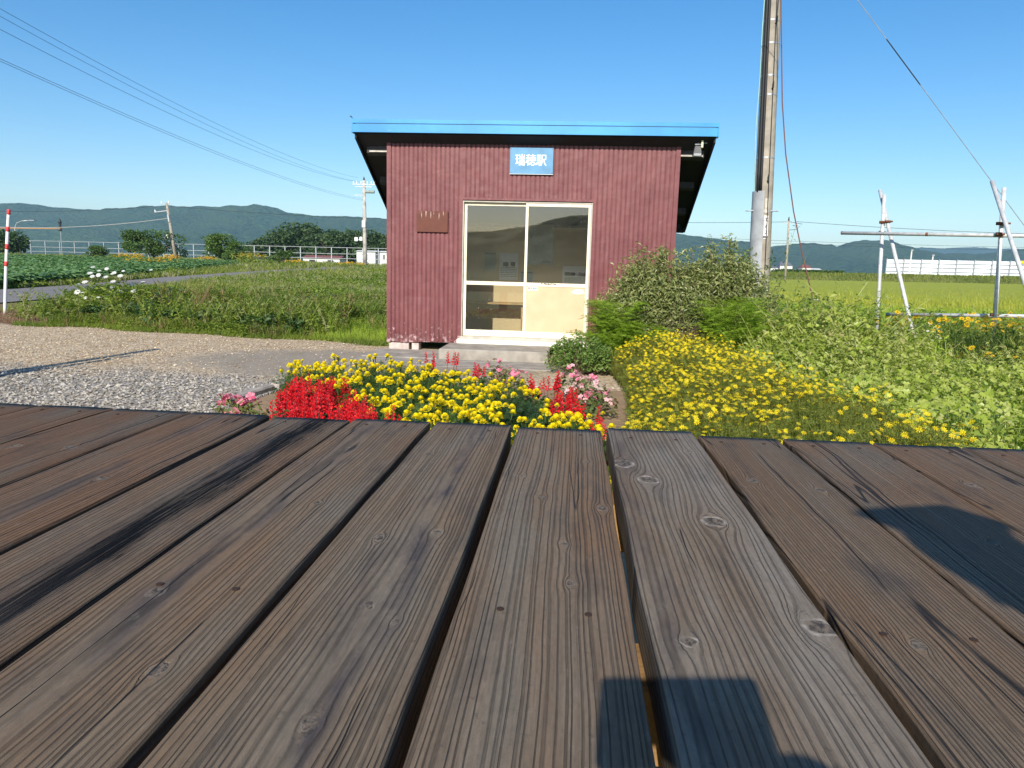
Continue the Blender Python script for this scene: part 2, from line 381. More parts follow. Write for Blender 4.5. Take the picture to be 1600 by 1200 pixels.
def plankmat(seed, knots, grey=0., warm=0., dark=0., pith=.0, depth=.03, spacing=.0062, burn=None, rimlight=.22, cracks=.5, stain=.55):
    k = NT('weathered_wood'); rs_ = random.Random(seed)
    P = k.co('Object'); sx = k.n('ShaderNodeSeparateXYZ'); k.t.links.new(P, sx.inputs[0]); x, y, z = sx.outputs
    off = seed*7.31
    def yn(sc_, amp, sd):   # 1d wander along the plank
        c = k.n('ShaderNodeCombineXYZ'); k.set(c.inputs[0], off+sd); k.set(c.inputs[1], k.math('MULTIPLY', y, sc_))
        return k.math('MULTIPLY', k.math('SUBTRACT', k.noise(c.outputs[0], 1, 2), .5), amp)
    c2 = k.n('ShaderNodeCombineXYZ'); k.set(c2.inputs[0], k.math('ADD', k.math('MULTIPLY', x, 14.), off)); k.set(c2.inputs[1], k.math('MULTIPLY', y, 2.6)); k.set(c2.inputs[2], k.math('MULTIPLY', z, 14.))
    warpn = k.math('MULTIPLY', k.math('SUBTRACT', k.noise(c2.outputs[0], 1, 3, .5), .5), .010)
    psi = x; mask = None; rim = None; cur = [x, 0., 0.]
    wob_ = k.n('ShaderNodeSeparateColor'); k.t.links.new(k.noise(P, 38, 3, .6, 0, 1), wob_.inputs[0])
    xk = k.math('ADD', x, k.math('MULTIPLY', k.math('SUBTRACT', wob_.outputs[0], .5), .012)); yk = k.math('ADD', y, k.math('MULTIPLY', k.math('SUBTRACT', wob_.outputs[1], .5), .03))
    for (kx, ky, a) in knots:
        a = a*(1. if rimlight > .5 else .72)
        g = k.n('ShaderNodeGroup'); g.node_tree = KG
        for nme, v in (('X', xk), ('Y', yk), ('Psi', cur[0]), ('Mask', cur[1]), ('Rim', cur[2]), ('KX', kx), ('KY', ky), ('A', a)): k.set(g.inputs[nme], v)
        cur = [g.outputs['Psi'], g.outputs['Mask'], g.outputs['Rim']]
    mask, rim = cur[1], cur[2]
    if knots: rim = k.math('MULTIPLY', rim, k.ramp(k.noise(P, 55, 3), [(.38, .1), (.6, 1.)]))
    xc = k.math('SUBTRACT', k.math('ADD', k.math('ADD', cur[0], warpn), yn(.8, .030, 3.3)), pith)
    dep = k.math('ADD', yn(.7, .022, 9.1), depth)
    dep = k.math('ADD', dep, k.math('MULTIPLY', z, -1.))
    rad = k.math('SQRT', k.math('ADD', k.math('MULTIPLY', xc, xc), k.math('MULTIPLY', dep, dep)))
    # unequal year rings
    rn = k.n('ShaderNodeCombineXYZ'); k.set(rn.inputs[0], k.math('MULTIPLY', rad, 60.)); k.set(rn.inputs[1], off)
    rad2 = k.math('ADD', k.math('DIVIDE', rad, spacing), k.math('MULTIPLY', k.noise(rn.outputs[0], 1, 3), 3.2))
    fr = k.math('FRACT', rad2)
    # late wood stands proud, early wood is worn out between
    ridge = k.math('SUBTRACT', 1., k.math('ABSOLUTE', k.math('SUBTRACT', k.math('MULTIPLY', fr, 2.), 1.)))
    ridge = k.sm(ridge, .0, .45)
    fv = k.n('ShaderNodeCombineXYZ'); k.set(fv.inputs[0], k.math('MULTIPLY', x, 900.)); k.set(fv.inputs[1], k.math('MULTIPLY', y, 16.)); k.set(fv.inputs[2], off)
    fib = k.noise(fv.outputs[0], 1, 3, .6)
    fv2 = k.n('ShaderNodeCombineXYZ'); k.set(fv2.inputs[0], k.math('MULTIPLY', x, 230.)); k.set(fv2.inputs[1], k.math('MULTIPLY', y, 7.)); k.set(fv2.inputs[2], off+5)
    fib2 = k.noise(fv2.outputs[0], 1, 4, .65)
    # broad weathering patches
    pv = k.n('ShaderNodeCombineXYZ'); k.set(pv.inputs[0], k.math('MULTIPLY', x, 9.)); k.set(pv.inputs[1], k.math('MULTIPLY', y, 1.8)); k.set(pv.inputs[2], off)
    pat = k.noise(pv.outputs[0], 1, 5, .6); pat2 = k.noise(k.mapp(pv.outputs[0], (2.1, 2.4, 1), (4, 7, 1)), 1, 4, .6)
    g0 = (.158+.05*grey, .130+.05*grey, .096+.052*grey); w0 = (.160+.03*warm, .110-.010*warm, .066-.018*warm)
    base = k.mix(k.ramp(pat, [(.35-.1*warm, 0.), (.66-.1*warm, 1.)]), g0, w0)
    base = k.mix(k.math('MULTIPLY', k.ramp(pat2, [(.54, 0.), (.72, .6)]), 1.-.3*grey), base, (.060, .051, .045))
    stn = k.sm(k.math('ABSOLUTE', k.math('ADD', xc, k.math('MULTIPLY', k.math('SUBTRACT', pat, .5), .10))), .034, .004)
    base = k.mix(k.math('MULTIPLY', k.math('MULTIPLY', stn, k.ramp(pat2, [(.38, 0.), (.56, 1.)])), stain), base, (.062, .051, .050))
    base = k.mix(k.math('MULTIPLY', k.math('SUBTRACT', 1., ridge), k.math('MULTIPLY', k.ramp(pat2, [(.3, .55), (.6, .9)]), k.ramp(fib2, [(.35, .45), (.6, 1.1)]))), base, k.mix(.72, base, (.022, .018, .016)))
    base = k.mix(.55, base, k.mix(fib2, (.3, .28, .27), (1.7, 1.65, 1.6)), 'MULTIPLY')
    base = k.mix(.28, base, k.mix(fib, (.25, .25, .25), (1.8, 1.8, 1.8)), 'MULTIPLY')
    if dark: base = k.mix(dark, base, k.mix(.75, base, (.02, .016, .014)))
    mic = k.noise(P, 900, 2, .6); mic2 = k.noise(k.mapp(P, (1, .25, 1)), 260, 3, .6)
    base = k.mix(.5, base, k.mix(mic2, (.45, .45, .45), (1.55, 1.55, 1.55)), 'MULTIPLY'); base = k.mix(k.ramp(k.noise(P, 75, 4, .7), [(.62, 0.), (.70, .45)]), base, (.05, .04, .034)); base = k.mix(k.ramp(k.noise(k.mapp(P, (1, .4, 1), (5, 5, 5)), 48, 5, .75), [(.60, 0.), (.72, .35)]), base, (.26, .22, .18))
    # knots
    kc = k.mix(k.ramp(k.noise(k.mapp(P, (1, .6, 1)), 140, 4, .7), [(.4, 0.), (.6, 1.)]), (.045, .036, .030), (.17, .135, .10))
    base = k.mix(mask, base, kc)
    base = k.mix(k.math('MULTIPLY', rim, rimlight), base, (.40, .35, .30))
    # drying cracks
    cv = k.n('ShaderNodeCombineXYZ'); k.set(cv.inputs[0], k.math('ADD', k.math('MULTIPLY', k.math('ADD', x, yn(3., .03, 1.7)), 15.), off)); k.set(cv.inputs[1], k.math('MULTIPLY', y, .38))
    cn = k.math('ABSOLUTE', k.math('SUBTRACT', k.noise(cv.outputs[0], 1, 1.5, .5), .5))
    cr = k.math('SUBTRACT', 1., k.sm(cn, .0008, .0055)); 
    gate = k.noise(k.mapp(pv.outputs[0], (1.2, 1.1, 1), (9, 2, 3)), 1, 2)
    cr = k.math('MULTIPLY', cr, k.sm(gate, .60-.2*cracks, .66-.2*cracks))
    base = k.mix(k.math('MULTIPLY', cr, .9), base, (.012, .010, .009))
    h = k.math('ADD', k.math('MULTIPLY', ridge, .0015), k.math('MULTIPLY', fib2, .0009))
    h = k.math('ADD', h, k.math('MULTIPLY', fib, .0004)); h = k.math('ADD', h, k.math('MULTIPLY', mic, .0003)); h = k.math('ADD', h, k.math('MULTIPLY', mic2, .0005)); h = k.math('SUBTRACT', h, k.math('MULTIPLY', cr, .003))
    h = k.math('SUBTRACT', h, k.math('MULTIPLY', k.math('MULTIPLY', rim, mask), .001))
    if burn:
        bx, s0, y0, y1, bw = burn
        bl = k.math('ADD', k.math('ADD', bx, k.math('MULTIPLY', y, s0)), yn(5., .03, 8.))
        d = k.math('DIVIDE', k.math('ABSOLUTE', k.math('SUBTRACT', x, bl)), bw)
        frn = k.noise(fv2.outputs[0], .55, 5, .7)
        env = k.math('MULTIPLY', k.sm(y, y0, y0+.5), k.sm(y, y1+.06, y1-.05))
        soft = k.math('MULTIPLY', k.sm(k.math('ADD', d, k.math('MULTIPLY', k.math('SUBTRACT', pat2, .5), 5.)), 2.8, -.3), .72)
        hv = k.n('ShaderNodeCombineXYZ'); k.set(hv.inputs[0], k.math('MULTIPLY', x, 170.)); k.set(hv.inputs[1], k.math('MULTIPLY', y, 3.5)); k.set(hv.inputs[2], off+2)
        hn = k.noise(hv.outputs[0], 1, 5, .7, 1.2)
        hard = k.sm(k.math('ADD', k.math('MULTIPLY', d, .5), k.math('MULTIPLY', k.math('SUBTRACT', hn, .5), 7.)), .55, .0)
        base = k.mix(k.math('MULTIPLY', soft, env), base, (.030, .026, .025)); base = k.mix(k.math('MULTIPLY', k.math('MULTIPLY', hard, k.sm(d, 2.4, 1.2)), env), base, (.007, .006, .006))
        h = k.math('SUBTRACT', h, k.math('MULTIPLY', k.math('MULTIPLY', hard, env), .003)); bspec = k.math('MULTIPLY', soft, env)
    k.pr(base, k.math('SUBTRACT', .84, k.math('MULTIPLY', ridge, .12)), 0, k.math('MULTIPLY', .26, k.math('SUBTRACT', 1., bspec)) if burn else .26); k.bump(h, 1., 1.)
    return k.m
DECK_TILT = -.0095
EDGE_Y, EDGE_Z = -8.1, .765
plat = empty('platform', (0, EDGE_Y, 0), 0, 'low timber platform of long weathered planks with dark gaps, in front of the flower bed', 'platform')
# lower x edge of each plank at the front end (local y runs 0 .. -1.85 from the front end)
edges = [-2.74, -2.53, -2.32, -2.11, -1.90, -1.69, -1.48, -1.27, -1.06, -.86, -.655, -.447, -.243, -.040, .160, .372, .583, .783, .99, 1.19, 1.40, 1.61, 1.82, 2.03, 2.24, 2.45]
special = {
    10: dict(warm=.8, dark=.25, burn=None, cracks=.8, knots=[(.03, -.55, .012), (-.06, -1.3, .016)]),
    11: dict(warm=.5, dark=.2, burn=(.030, .004, -1.35, .08, .020), cracks=.7, knots=[(-.05, -1.02, .014), (.06, -.2, .008)]),
    12: dict(warm=.25, knots=[(.035, -.62, .009), (-.04, -.95, .013), (.05, -1.1, .012), (-.02, -.28, .008), (.02, -1.34, .01)], pith=-.03, depth=.028, cracks=.8, stain=.6, spacing=.0066),
    13: dict(warm=.1, grey=.1, knots=[(-.03, -.75, .009), (.045, -.72, .01), (.01, -.95, .008), (.05, -.98, .006), (.02, -1.16, .01), (-.05, -.3, .008)], pith=.015, depth=.022, spacing=.0068, stain=.95, cracks=.8),
    14: dict(warm=.35, grey=.1, knots=[(-.02, -.52, .008), (.08, -.56, .012), (.02, -.72, .007), (.03, -.85, .009), (-.06, -.4, .007), (.06, -.28, .008)], pith=-.16, depth=.03, spacing=.0080, stain=.3),
    15: dict(grey=.75, warm=0., knots=[(-.085, -.30, .019), (-.045, -.40, .017), (.035, -.605, .0165), (.088, -.93, .016), (-.062, -.98, .009), (.06, -.18, .006)], pith=-.075, depth=.012, spacing=.0088, rimlight=.95, cracks=.1),
    16: dict(warm=.3, dark=.1, knots=[(-.05, -.36, .013), (.06, -.40, .012), (-.02, -.95, .01)], pith=.17, depth=.03, cracks=.9, spacing=.0052),
    17: dict(warm=.5, dark=.1, knots=[(.03, -.62, .012), (-.06, -.95, .016), (.05, -.95, .009)], pith=-.18, depth=.03, cracks=.8, spacing=.0055),
}
M_nail = simple('rusted_nail', (.035, .018, .012), .9)
for i, e0 in enumerate(edges[:-1]):
    rnd = random.Random(100+i)
    gap = {13: .016, 14: .012, 12: .017, 11: .013, 15: .008, 10: .013}.get(i, rnd.uniform(.005, .011))
    w = edges[i+1]-e0-gap; cx = e0+w/2+ (.001 if i != 15 else .002)
    L = 1.86; th = .062; ny = 48
    zoff = rnd.uniform(-.003, .003)+(.004 if i == 15 else 0)+(-.004 if i == 16 else 0)
    cup = rnd.uniform(-.0015, .0015); ph = rnd.uniform(0, 9)
    prof = []
    nx = 10; rr_ = .004
    for j in range(nx+1):
        u = -1+2*j/nx; prof.append((u*(w/2-rr_), 0))
    prof = [(-w/2, -th), (-w/2, -rr_), (-w/2+rr_*.3, -rr_*.3)]+prof+[(w/2-rr_*.3, -rr_*.3), (w/2, -rr_), (w/2, -th)]
    V = []
    y_end = rnd.uniform(-.004, .006)+(.012 if i == 15 else 0)
    for a in range(ny+1):
        t = a/ny; y = y_end-t*L
        el = .0022*(vnoise(t*9+i*31, 0., 1, 5)-.5)*2; er = .0022*(vnoise(t*9+i*31, 40., 1, 6)-.5)*2
        if i == 16: el = el+.012*max(0, vnoise(t*5+2, 3., 1, 44)-.45)+.006   # left edge of this one is split and worn
        for (px_, pz) in prof:
            s_ = 1 if px_ > 0 else -1
            ed = abs(px_)/(w/2)
            xx = px_+(er if s_ > 0 else el)*(ed > .85)
            zz = pz+cup*(1-(px_/(w/2))**2)+.0012*math.sin(t*7+ph)
            if t == 0 and pz > -rr_*1.5: zz -= .0008
            V.append((xx, y, zz))
    n = len(prof); Q = [(a*n+j, (a+1)*n+j, (a+1)*n+(j+1) % n, a*n+(j+1) % n) for a in range(ny) for j in range(n)]
    mb = MB().add(V, Q)
    T = []
    for base_, flip in ((0, 0), (ny*n, 1)):
        c0 = len(V); V2 = np.mean([V[base_+j] for j in range(n)], axis=0); V.append(tuple(V2))
        for j in range(n): T.append((c0, base_+(j+1) % n, base_+j) if flip else (c0, base_+j, base_+(j+1) % n))
    mb = MB().add(V, Q, T)
    sp = dict(special.get(i, {}))
    zfix = lambda xx, yy: cup*(1-(xx/(w/2))**2)+.0012*math.sin(-yy/L*7+ph)
    if not sp:
        left = i < 12
        sp = dict(warm=.9 if left else .5, dark=.3 if left else .15, cracks=rnd.uniform(.7, 1.1), pith=rnd.choice([-1, 1])*rnd.uniform(.11, .2), depth=rnd.uniform(.02, .04), spacing=rnd.uniform(.0052, .0066),
                  knots=[(rnd.uniform(-.07, .07), -rnd.uniform(.1, 1.7), rnd.uniform(.007, .015)) for _ in range(3)])
    o = mb.build('plank', plankmat(i+1, **sp), plat, smooth=True)
    me = o.data
    me.polygons.foreach_set('use_smooth', np.array([p.normal.z > .96 for p in me.polygons]))
    o.location = (cx, 0, EDGE_Z+zoff); o.rotation_euler = (DECK_TILT*-1, 0, rnd.uniform(-.0012, .0012))
    for yn_ in ((-.05-.03*rnd.random(),) if i % 2 else (-.06, -.93)):
        for q_ in (-.5, .5):
            nz_ = zfix(q_*w*.5, yn_); MB().tube([(q_*w*.5, yn_, -.002), (q_*w*.5, yn_, .0016)], .0042, 8).build('nail_head', M_nail, o, loc=(0, 0, nz_))
    if i == 15: o['label'] = 'paler grey plank with white-ringed knots'
    if i == 11: o['label'] = 'plank with a charred black streak along its length'
M_joist = simple('joist_timber', (.26, .15, .06), .85, var=.45, vs=16, bump=.003)
for yj in (-.30, -.92, -1.52):
    MB().box((-2.8, yj-.05, EDGE_Z-.062-.105), (2.5, yj+.05, EDGE_Z-.068-.004), bev=.004).build('joist', M_joist, plat)
for yj in (-.30, -1.52):
    for xj in (-2.6, -1.5, -.6, .8, 1.5, 2.3):
        MB().box((xj-.05, yj-.045, -.03), (xj+.05, yj+.045, EDGE_Z-.17), bev=.004).build('post', M_joist, plat)

# ------------------------------------------------------------------ shed
XL, XR, YB = -2.247, 1.605, 1.87
DL, DR, DB, DT = -1.2076, .5005, .25, 2.05
k = NT('maroon_sheet_metal'); P = k.pos(); n = k.noise(P, 3, 5, .6); 
st = k.noise(k.mapp(P, (9, 9, .8)), 2.2, 4)
c = k.mix(k.ramp(n, [(.3, 0.), (.7, 1.)]), (.140, .034, .040), (.188, .058, .062)); c = k.mix(k.ramp(st, [(.5, 0.), (.75, .35)]), c, (.255, .115, .112))
c = k.mix(.6, c, k.ramp(k.noise(k.mapp(P, (6, 6, .5)), 5, 5, .65), [(.25, (.7, .7, .7)), (.75, (1.25, 1.22, 1.2))]), 'MULTIPLY')
sz = k.n('ShaderNodeSeparateXYZ'); k.t.links.new(P, sz.inputs[0])
low = k.sm(sz.outputs[2], .55, .10)
fl = k.noise(P, 17, 5, .7); th_ = k.math('SUBTRACT', .695, k.math('MULTIPLY', low, .17))
flk = k.math('MULTIPLY', k.math('SUBTRACT', fl, th_), 60., clamp=True)
c = k.mix(k.math('MULTIPLY', flk, .8), c, (.50, .36, .36))
c = k.mix(k.math('MULTIPLY', low, k.ramp(k.noise(P, 8, 4), [(.4, 0.), (.6, .5)])), c, (.10, .028, .022))
k.pr(c, .5, 0, .42); k.bump(k.math('ADD', k.math('MULTIPLY', k.noise(P, 12, 3), .004), k.math('MULTIPLY', flk, -.0006)), 1.)
M_maroon = k.m
M_board = simple('cream_board', (.64, .48, .29), .65, var=.05, vs=3)
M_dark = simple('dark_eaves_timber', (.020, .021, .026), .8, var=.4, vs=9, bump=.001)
M_dark2 = simple('grey_rafter_timber', (.055, .055, .06), .8, var=.4, vs=12)
k = NT('blue_painted_fascia'); P = k.pos(); n = k.noise(k.mapp(P, (1, 1, 4)), 3.5, 5, .7)
c = k.mix(k.ramp(k.noise(P, 2, 4), [(.35, 0.), (.65, 1.)]), (.02, .22, .52), (.035, .30, .62)); c = k.mix(k.ramp(n, [(.66, 0.), (.74, .7)]), c, (.42, .60, .70))
c = k.mix(k.ramp(k.noise(P, 26, 4), [(.68, 0.), (.74, .6)]), c, (.15, .09, .06)); k.pr(c, .4, 0, .5); M_blue = k.m
k = NT('cream_door_paint'); P = k.pos(); n = k.noise(P, 6, 5)
c = k.mix(k.ramp(n, [(.4, 0.), (.75, 1.)]), (.86, .78, .60), (.70, .60, .42)); c = k.mix(k.ramp(k.noise(P, 70, 3), [(.70, 0.), (.74, .6)]), c, (.25, .17, .10))
k.pr(c, .45, 0, .4); M_cream = k.m
M_sill = simple('pale_sill_paint', (.84, .80, .70), .5, var=.06, vs=5)
M_panel = simple('translucent_beige_panel', (.62, .45, .28), .35, var=.06, vs=5, spec=.5)
def glassmat():
    k = NT('window_glass'); fr = k.n('ShaderNodeFresnel'); fr.inputs[0].default_value = 2.3
    tr = k.n('ShaderNodeBsdfTransparent'); gl = k.n('ShaderNodeBsdfGlossy'); gl.inputs['Roughness'].default_value = .012
    tr.inputs[0].default_value = (.93, .95, .93, 1)
    mx = k.n('ShaderNodeMixShader'); k.t.links.new(fr.outputs[0], mx.inputs[0]); k.t.links.new(tr.outputs[0], mx.inputs[1]); k.t.links.new(gl.outputs[0], mx.inputs[2])
    gb = k.n('ShaderNodeNewGeometry'); k.t.links.new(k.math('MULTIPLY', fr.outputs[0], k.math('SUBTRACT', 1., gb.outputs['Backfacing'])), mx.inputs[0])
    P = k.pos(); d = k.math('MULTIPLY', k.ramp(k.noise(P, 45, 3), [(.68, 0.), (.74, .35)]), 1.); d = k.math('ADD', d, k.math('MULTIPLY', k.noise(P, 2.5, 5), .045))
    k.pr((.35, .34, .30), .9); m2 = k.n('ShaderNodeMixShader'); k.t.links.new(d, m2.inputs[0]); k.t.links.new(mx.outputs[0], m2.inputs[1]); k.t.links.new(k.b.outputs[0], m2.inputs[2])
    k.t.links.new(m2.outputs[0], k.out.inputs[0]); return k.m
M_glass = glassmat()
shed = empty('station_shed', (0, 0, 0), 0, 'small maroon corrugated metal waiting shed with blue roof edge and cream sliding doors', 'shed')
def roofz(y): return 2.87-.475*(y+.2)       # underside of the roof deck
def corr(p0, p1, nrm, z0, ztop, dents=False, pitch=.0615):
    """corrugated sheet between two ground points; ztop is a function of position"""
    p0 = np.array(p0, float); p1 = np.array(p1, float); L = np.linalg.norm(p1-p0); d = (p1-p0)/L; nrm = np.array(nrm, float)
    s = []; a = 0; kk = 0
    while a < L:
        for ds, h in ((0, .0), (.036, .0), (.0375, -.012), (.0430, -.012), (.0455, -.004), (.0500, -.004), (.0525, -.012), (.0590, -.012), (.0605, .0)):
            if a+ds < L: s.append((a+ds, h))
        a += pitch; kk += 1
    s.append((L, 0)); nz = 26; V = []
    for (q, h) in s:
        b = p0+d*q; zt = ztop(b)
        for j in range(nz+1):
            z = z0+(zt-z0)*j/nz
            w = .006*(float(vnoise(q*1.0+p0[0]*3, z, .45, 71))-.5)+.0035*(float(vnoise(q, z, .09, 72))-.5)
            if dents:
                w -= .006*math.exp(-((q-.42)/.35)**2-((z-.72)/.05)**2)*(.4+.6*float(vnoise(q, z, .05, 4)))
                w += .03*sstep(.36, .12, z)*(float(vnoise(q, z, .11, 14))-.35)
            zz = z
            if dents and j == 0: zz = z+.03*float(vnoise(q, 0., .13, 9))
            p = b+nrm*(h+w); V.append((p[0], p[1], zz))
    n = nz+1; m = len(s)
    Q = [(i*n+j, (i+1)*n+j, (i+1)*n+j+1, i*n+j+1) for i in range(m-1) for j in range(nz)]
    return V, Q
mb = MB(); fn = (0, -1)
V, Q = corr((XL, 0), (DL-.02, 0), fn, .115, lambda b: 2.86, True); mb.add(V, Q)
V, Q = corr((DR+.02, 0), (XR, 0), fn, .115, lambda b: 2.86); mb.add(V, Q)
V, Q = corr((DL-.02, 0), (DR+.02, 0), fn, DT+.012, lambda b: 2.86); mb.add(V, Q)
V, Q = corr((XR, 0), (XR, YB), (1, 0), .115, lambda b: roofz(b[1])-.01); mb.add(V, Q)
V, Q = corr((XL, YB), (XL, 0), (-1, 0), .115, lambda b: roofz(b[1])-.01); mb.add(V, Q)
V, Q = corr((XR, YB), (XL, YB), (0, 1), .115, lambda b: roofz(b[1])-.01); mb.add(V, Q)
mb.build('wall', M_maroon, shed)
# corner strips and door surround folds
for x in (XL, XR):
    s = 1 if x > 0 else -1
    MB().box((min(x-s*.05, x+s*.009), -.0095, .115), (max(x-s*.05, x+s*.009), .05, 2.79), bev=.002).build('corner_strip', M_maroon, shed)
b = MB()
b.box((DL-.055, -.014, DB-.11), (DL-.012, .05, DT+.01)); b.box((DR+.012, -.014, DB-.11), (DR+.055, .05, DT+.01)); b.box((DL-.055, -.0155, DT+.0103), (DR+.055, .05, DT+.038))
b.build('door_surround', M_maroon, shed)
# inner boards, floor, dark ceiling
b = MB()
b.box((XL+.03, .030, .16), (DL-.03, .055, 2.79)); b.box((DR+.03, .030, .16), (XR-.03, .055, 2.79)); b.box((DL-.03, .032, DT+.02), (DR+.03, .055, 2.79))
b.box((XL+.028, .056, .16), (XL+.048, YB-.05, 1.86)); b.box((XR-.048, .056, .16), (XR-.028, YB-.05, 1.86)); b.box((XL+.028, YB-.05, .16), (XR-.028, YB-.028, 1.83))
b.build('inner_lining', M_board, shed)
b = MB(); V = []
for x0, x1 in ((XL+.028, XL+.045), (XR-.045, XR-.028)):
    V = [(x0, .057, 1.862), (x1, .057, 1.862), (x1, YB-.055, 1.862), (x0, YB-.055, 1.862), (x0, .052, roofz(.05)-.02), (x1, .052, roofz(.05)-.02), (x1, YB-.055, 1.866), (x0, YB-.055, 1.866)]
    MB().add(V, [(3, 2, 1, 0), (4, 5, 6, 7), (0, 1, 5, 4), (1, 2, 6, 5), (2, 3, 7, 6), (3, 0, 4, 7)]).build('gable_lining', M_board, shed)
M_floor = simple('floorboards', (.13, .11, .085), .8, var=.3, vs=4)
MB().box((XL+.02, .02, .13), (XR-.02, YB-.02, .158)).build('floor', M_floor, shed)
# corner post inside, seen through the glass
b = MB(); b.box((XL+.62, YB-.09, .16), (XL+.66, YB-.052, 1.82)); b.build('wall_batten', M_board, shed)
# roof
RX0, RX1, RY0, RY1 = -2.6438, 2.0186, -.185, 1.92
def slab(x0, x1, y0, y1, a, c):
    V = []
    for dz in (a, c):
        for x, y in ((x0, y0), (x1, y0), (x1, y1), (x0, y1)): V.append((x, y, roofz(y)+dz))
    return V, [(3, 2, 1, 0), (4, 5, 6, 7), (0, 1, 5, 4), (1, 2, 6, 5), (2, 3, 7, 6), (3, 0, 4, 7)]
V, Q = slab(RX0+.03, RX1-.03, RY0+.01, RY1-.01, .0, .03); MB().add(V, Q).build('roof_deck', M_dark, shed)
V, Q = slab(RX0, RX1, RY0-.02, RY1+.02, .034, .06); roof = MB().add(V, Q).build('roof', M_blue, shed)
b = MB()
for x in np.arange(RX0+.25, RX1-.1, .42):
    V, Q = slab(x, x+.025, RY0-.015, RY1+.015, .0605, .085); b.add(V, Q)
b.build('seam', M_blue, roof)
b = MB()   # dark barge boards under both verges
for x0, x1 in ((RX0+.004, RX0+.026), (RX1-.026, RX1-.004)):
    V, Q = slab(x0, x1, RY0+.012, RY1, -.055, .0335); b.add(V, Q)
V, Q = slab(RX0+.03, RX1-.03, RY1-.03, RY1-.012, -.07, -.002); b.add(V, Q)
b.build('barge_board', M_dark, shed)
# purlins poking out under the verges; the front one has a weathered pale edge
for yp, mat, h in ((.06, M_dark2, .09), (.72, M_dark2, .085), (1.35, M_dark2, .085), (1.78, M_dark, .07)):
    b = MB()
    for x0, x1 in ((RX0+.10, XL-.012), (XR+.012, RX1-.10)):
        V = [(x0, yp, roofz(yp)-h), (x1, yp, roofz(yp)-h), (x1, yp+.06, roofz(yp+.06)-h), (x0, yp+.06, roofz(yp+.06)-h), (x0, yp, roofz(yp)-.001), (x1, yp, roofz(yp)-.001), (x1, yp+.06, roofz(yp+.06)-.001), (x0, yp+.06, roofz(yp+.06)-.001)]
        MB().add(V, [(3, 2, 1, 0), (4, 5, 6, 7), (0, 1, 5, 4), (1, 2, 6, 5), (2, 3, 7, 6), (3, 0, 4, 7)]).build('purlin', mat, shed)
M_bat = simple('weathered_pale_batten', (.50, .46, .40), .8, var=.4, vs=12)
for x0, x1 in ((RX0+.14, XL-.012), (XR+.012, RX1-.12)): MB().box((x0, .03, 2.665), (x1, .058, 2.683)).build('eaves_batten', M_bat, shed)
# fascia
b = MB(); b.box((RX0-.004, RY0-.045, 2.872), (RX1+.004, RY0-.021, 2.975)); b.box((RX0-.006, RY0-.060, 2.983), (RX1+.006, RY0-.0215, 3.032))
b.box((RX0-.030, RY0-.030, 2.87), (RX0-.010, RY0+.10, 3.045)); b.box((RX1+.010, RY0-.030, 2.87), (RX1+.026, RY0+.10, 3.03))
fas = b.build('fascia', M_blue, shed)
MB().tube([(RX0-.02, RY0-.02, 3.04), (RX0-.022, RY0-.02, 3.06), (RX0-.035, RY0-.02, 3.075), (RX0-.048, RY0-.02, 3.066)], .006, 6).build('hook', M_black, fas)
# door frame and leaves
b = MB()
b.box((DL-.011, -.002, DB-.01), (DL+.004, .085, DT)); b.box((DR-.004, -.013, DB-.01), (DR+.011, .085, DT)); b.box((DL+.0045, .002, DT-.016), (DR-.0045, .085, DT-.001))
b.box((DL-.011, -.06, DB-.045), (DR+.011, .085, DB-.012))
b.build('door_frame', simple('dull_frame', (.42, .39, .33), .5, var=.2), shed)
MB().box((DL-.015, .028, DT-.0255), (DR-.04, .0345, DT-.0245)).build('track', M_dark, shed)
MB().box((DL-.05, -.13, DB-.125), (DR+.06, -.003, DB-.047), bev=.006).build('door_sill', M_sill, shed)
def leaf(x0, x1, y, lower_panel):
    dz0, dz1, rail = DB-.01, DT-.018, .7136+.25
    d = MB(); t = .026; sw = .036
    d.box((x0, y, dz0), (x0+sw, y+t, dz1), bev=.003); d.box((x1-sw, y, dz0), (x1, y+t, dz1), bev=.003)
    d.box((x0+sw, y+.002, dz1-.038), (x1-sw, y+t-.002, dz1-.001)); d.box((x0+sw, y+.002, rail-.024), (x1-sw, y+t-.002, rail+.024)); d.box((x0+sw, y+.002, dz0+.001), (x1-sw, y+t-.002, dz0+.085))
    root = d.build('sliding_door', M_cream, shed)
    MB().box((x0+sw, y+.010, rail+.024), (x1-sw, y+.014, dz1-.038)).build('pane', M_glass, root)
    MB().box((x0+sw, y+.010, dz0+.085), (x1-sw, y+.014, rail-.024)).build('lower_panel' if lower_panel else 'pane', M_panel if lower_panel else M_glass, root)
    return root, rail
dl, rail = leaf(DL+.008, -.335, .045, False)
dr, rail = leaf(-.372, DR-.006, .008, True)
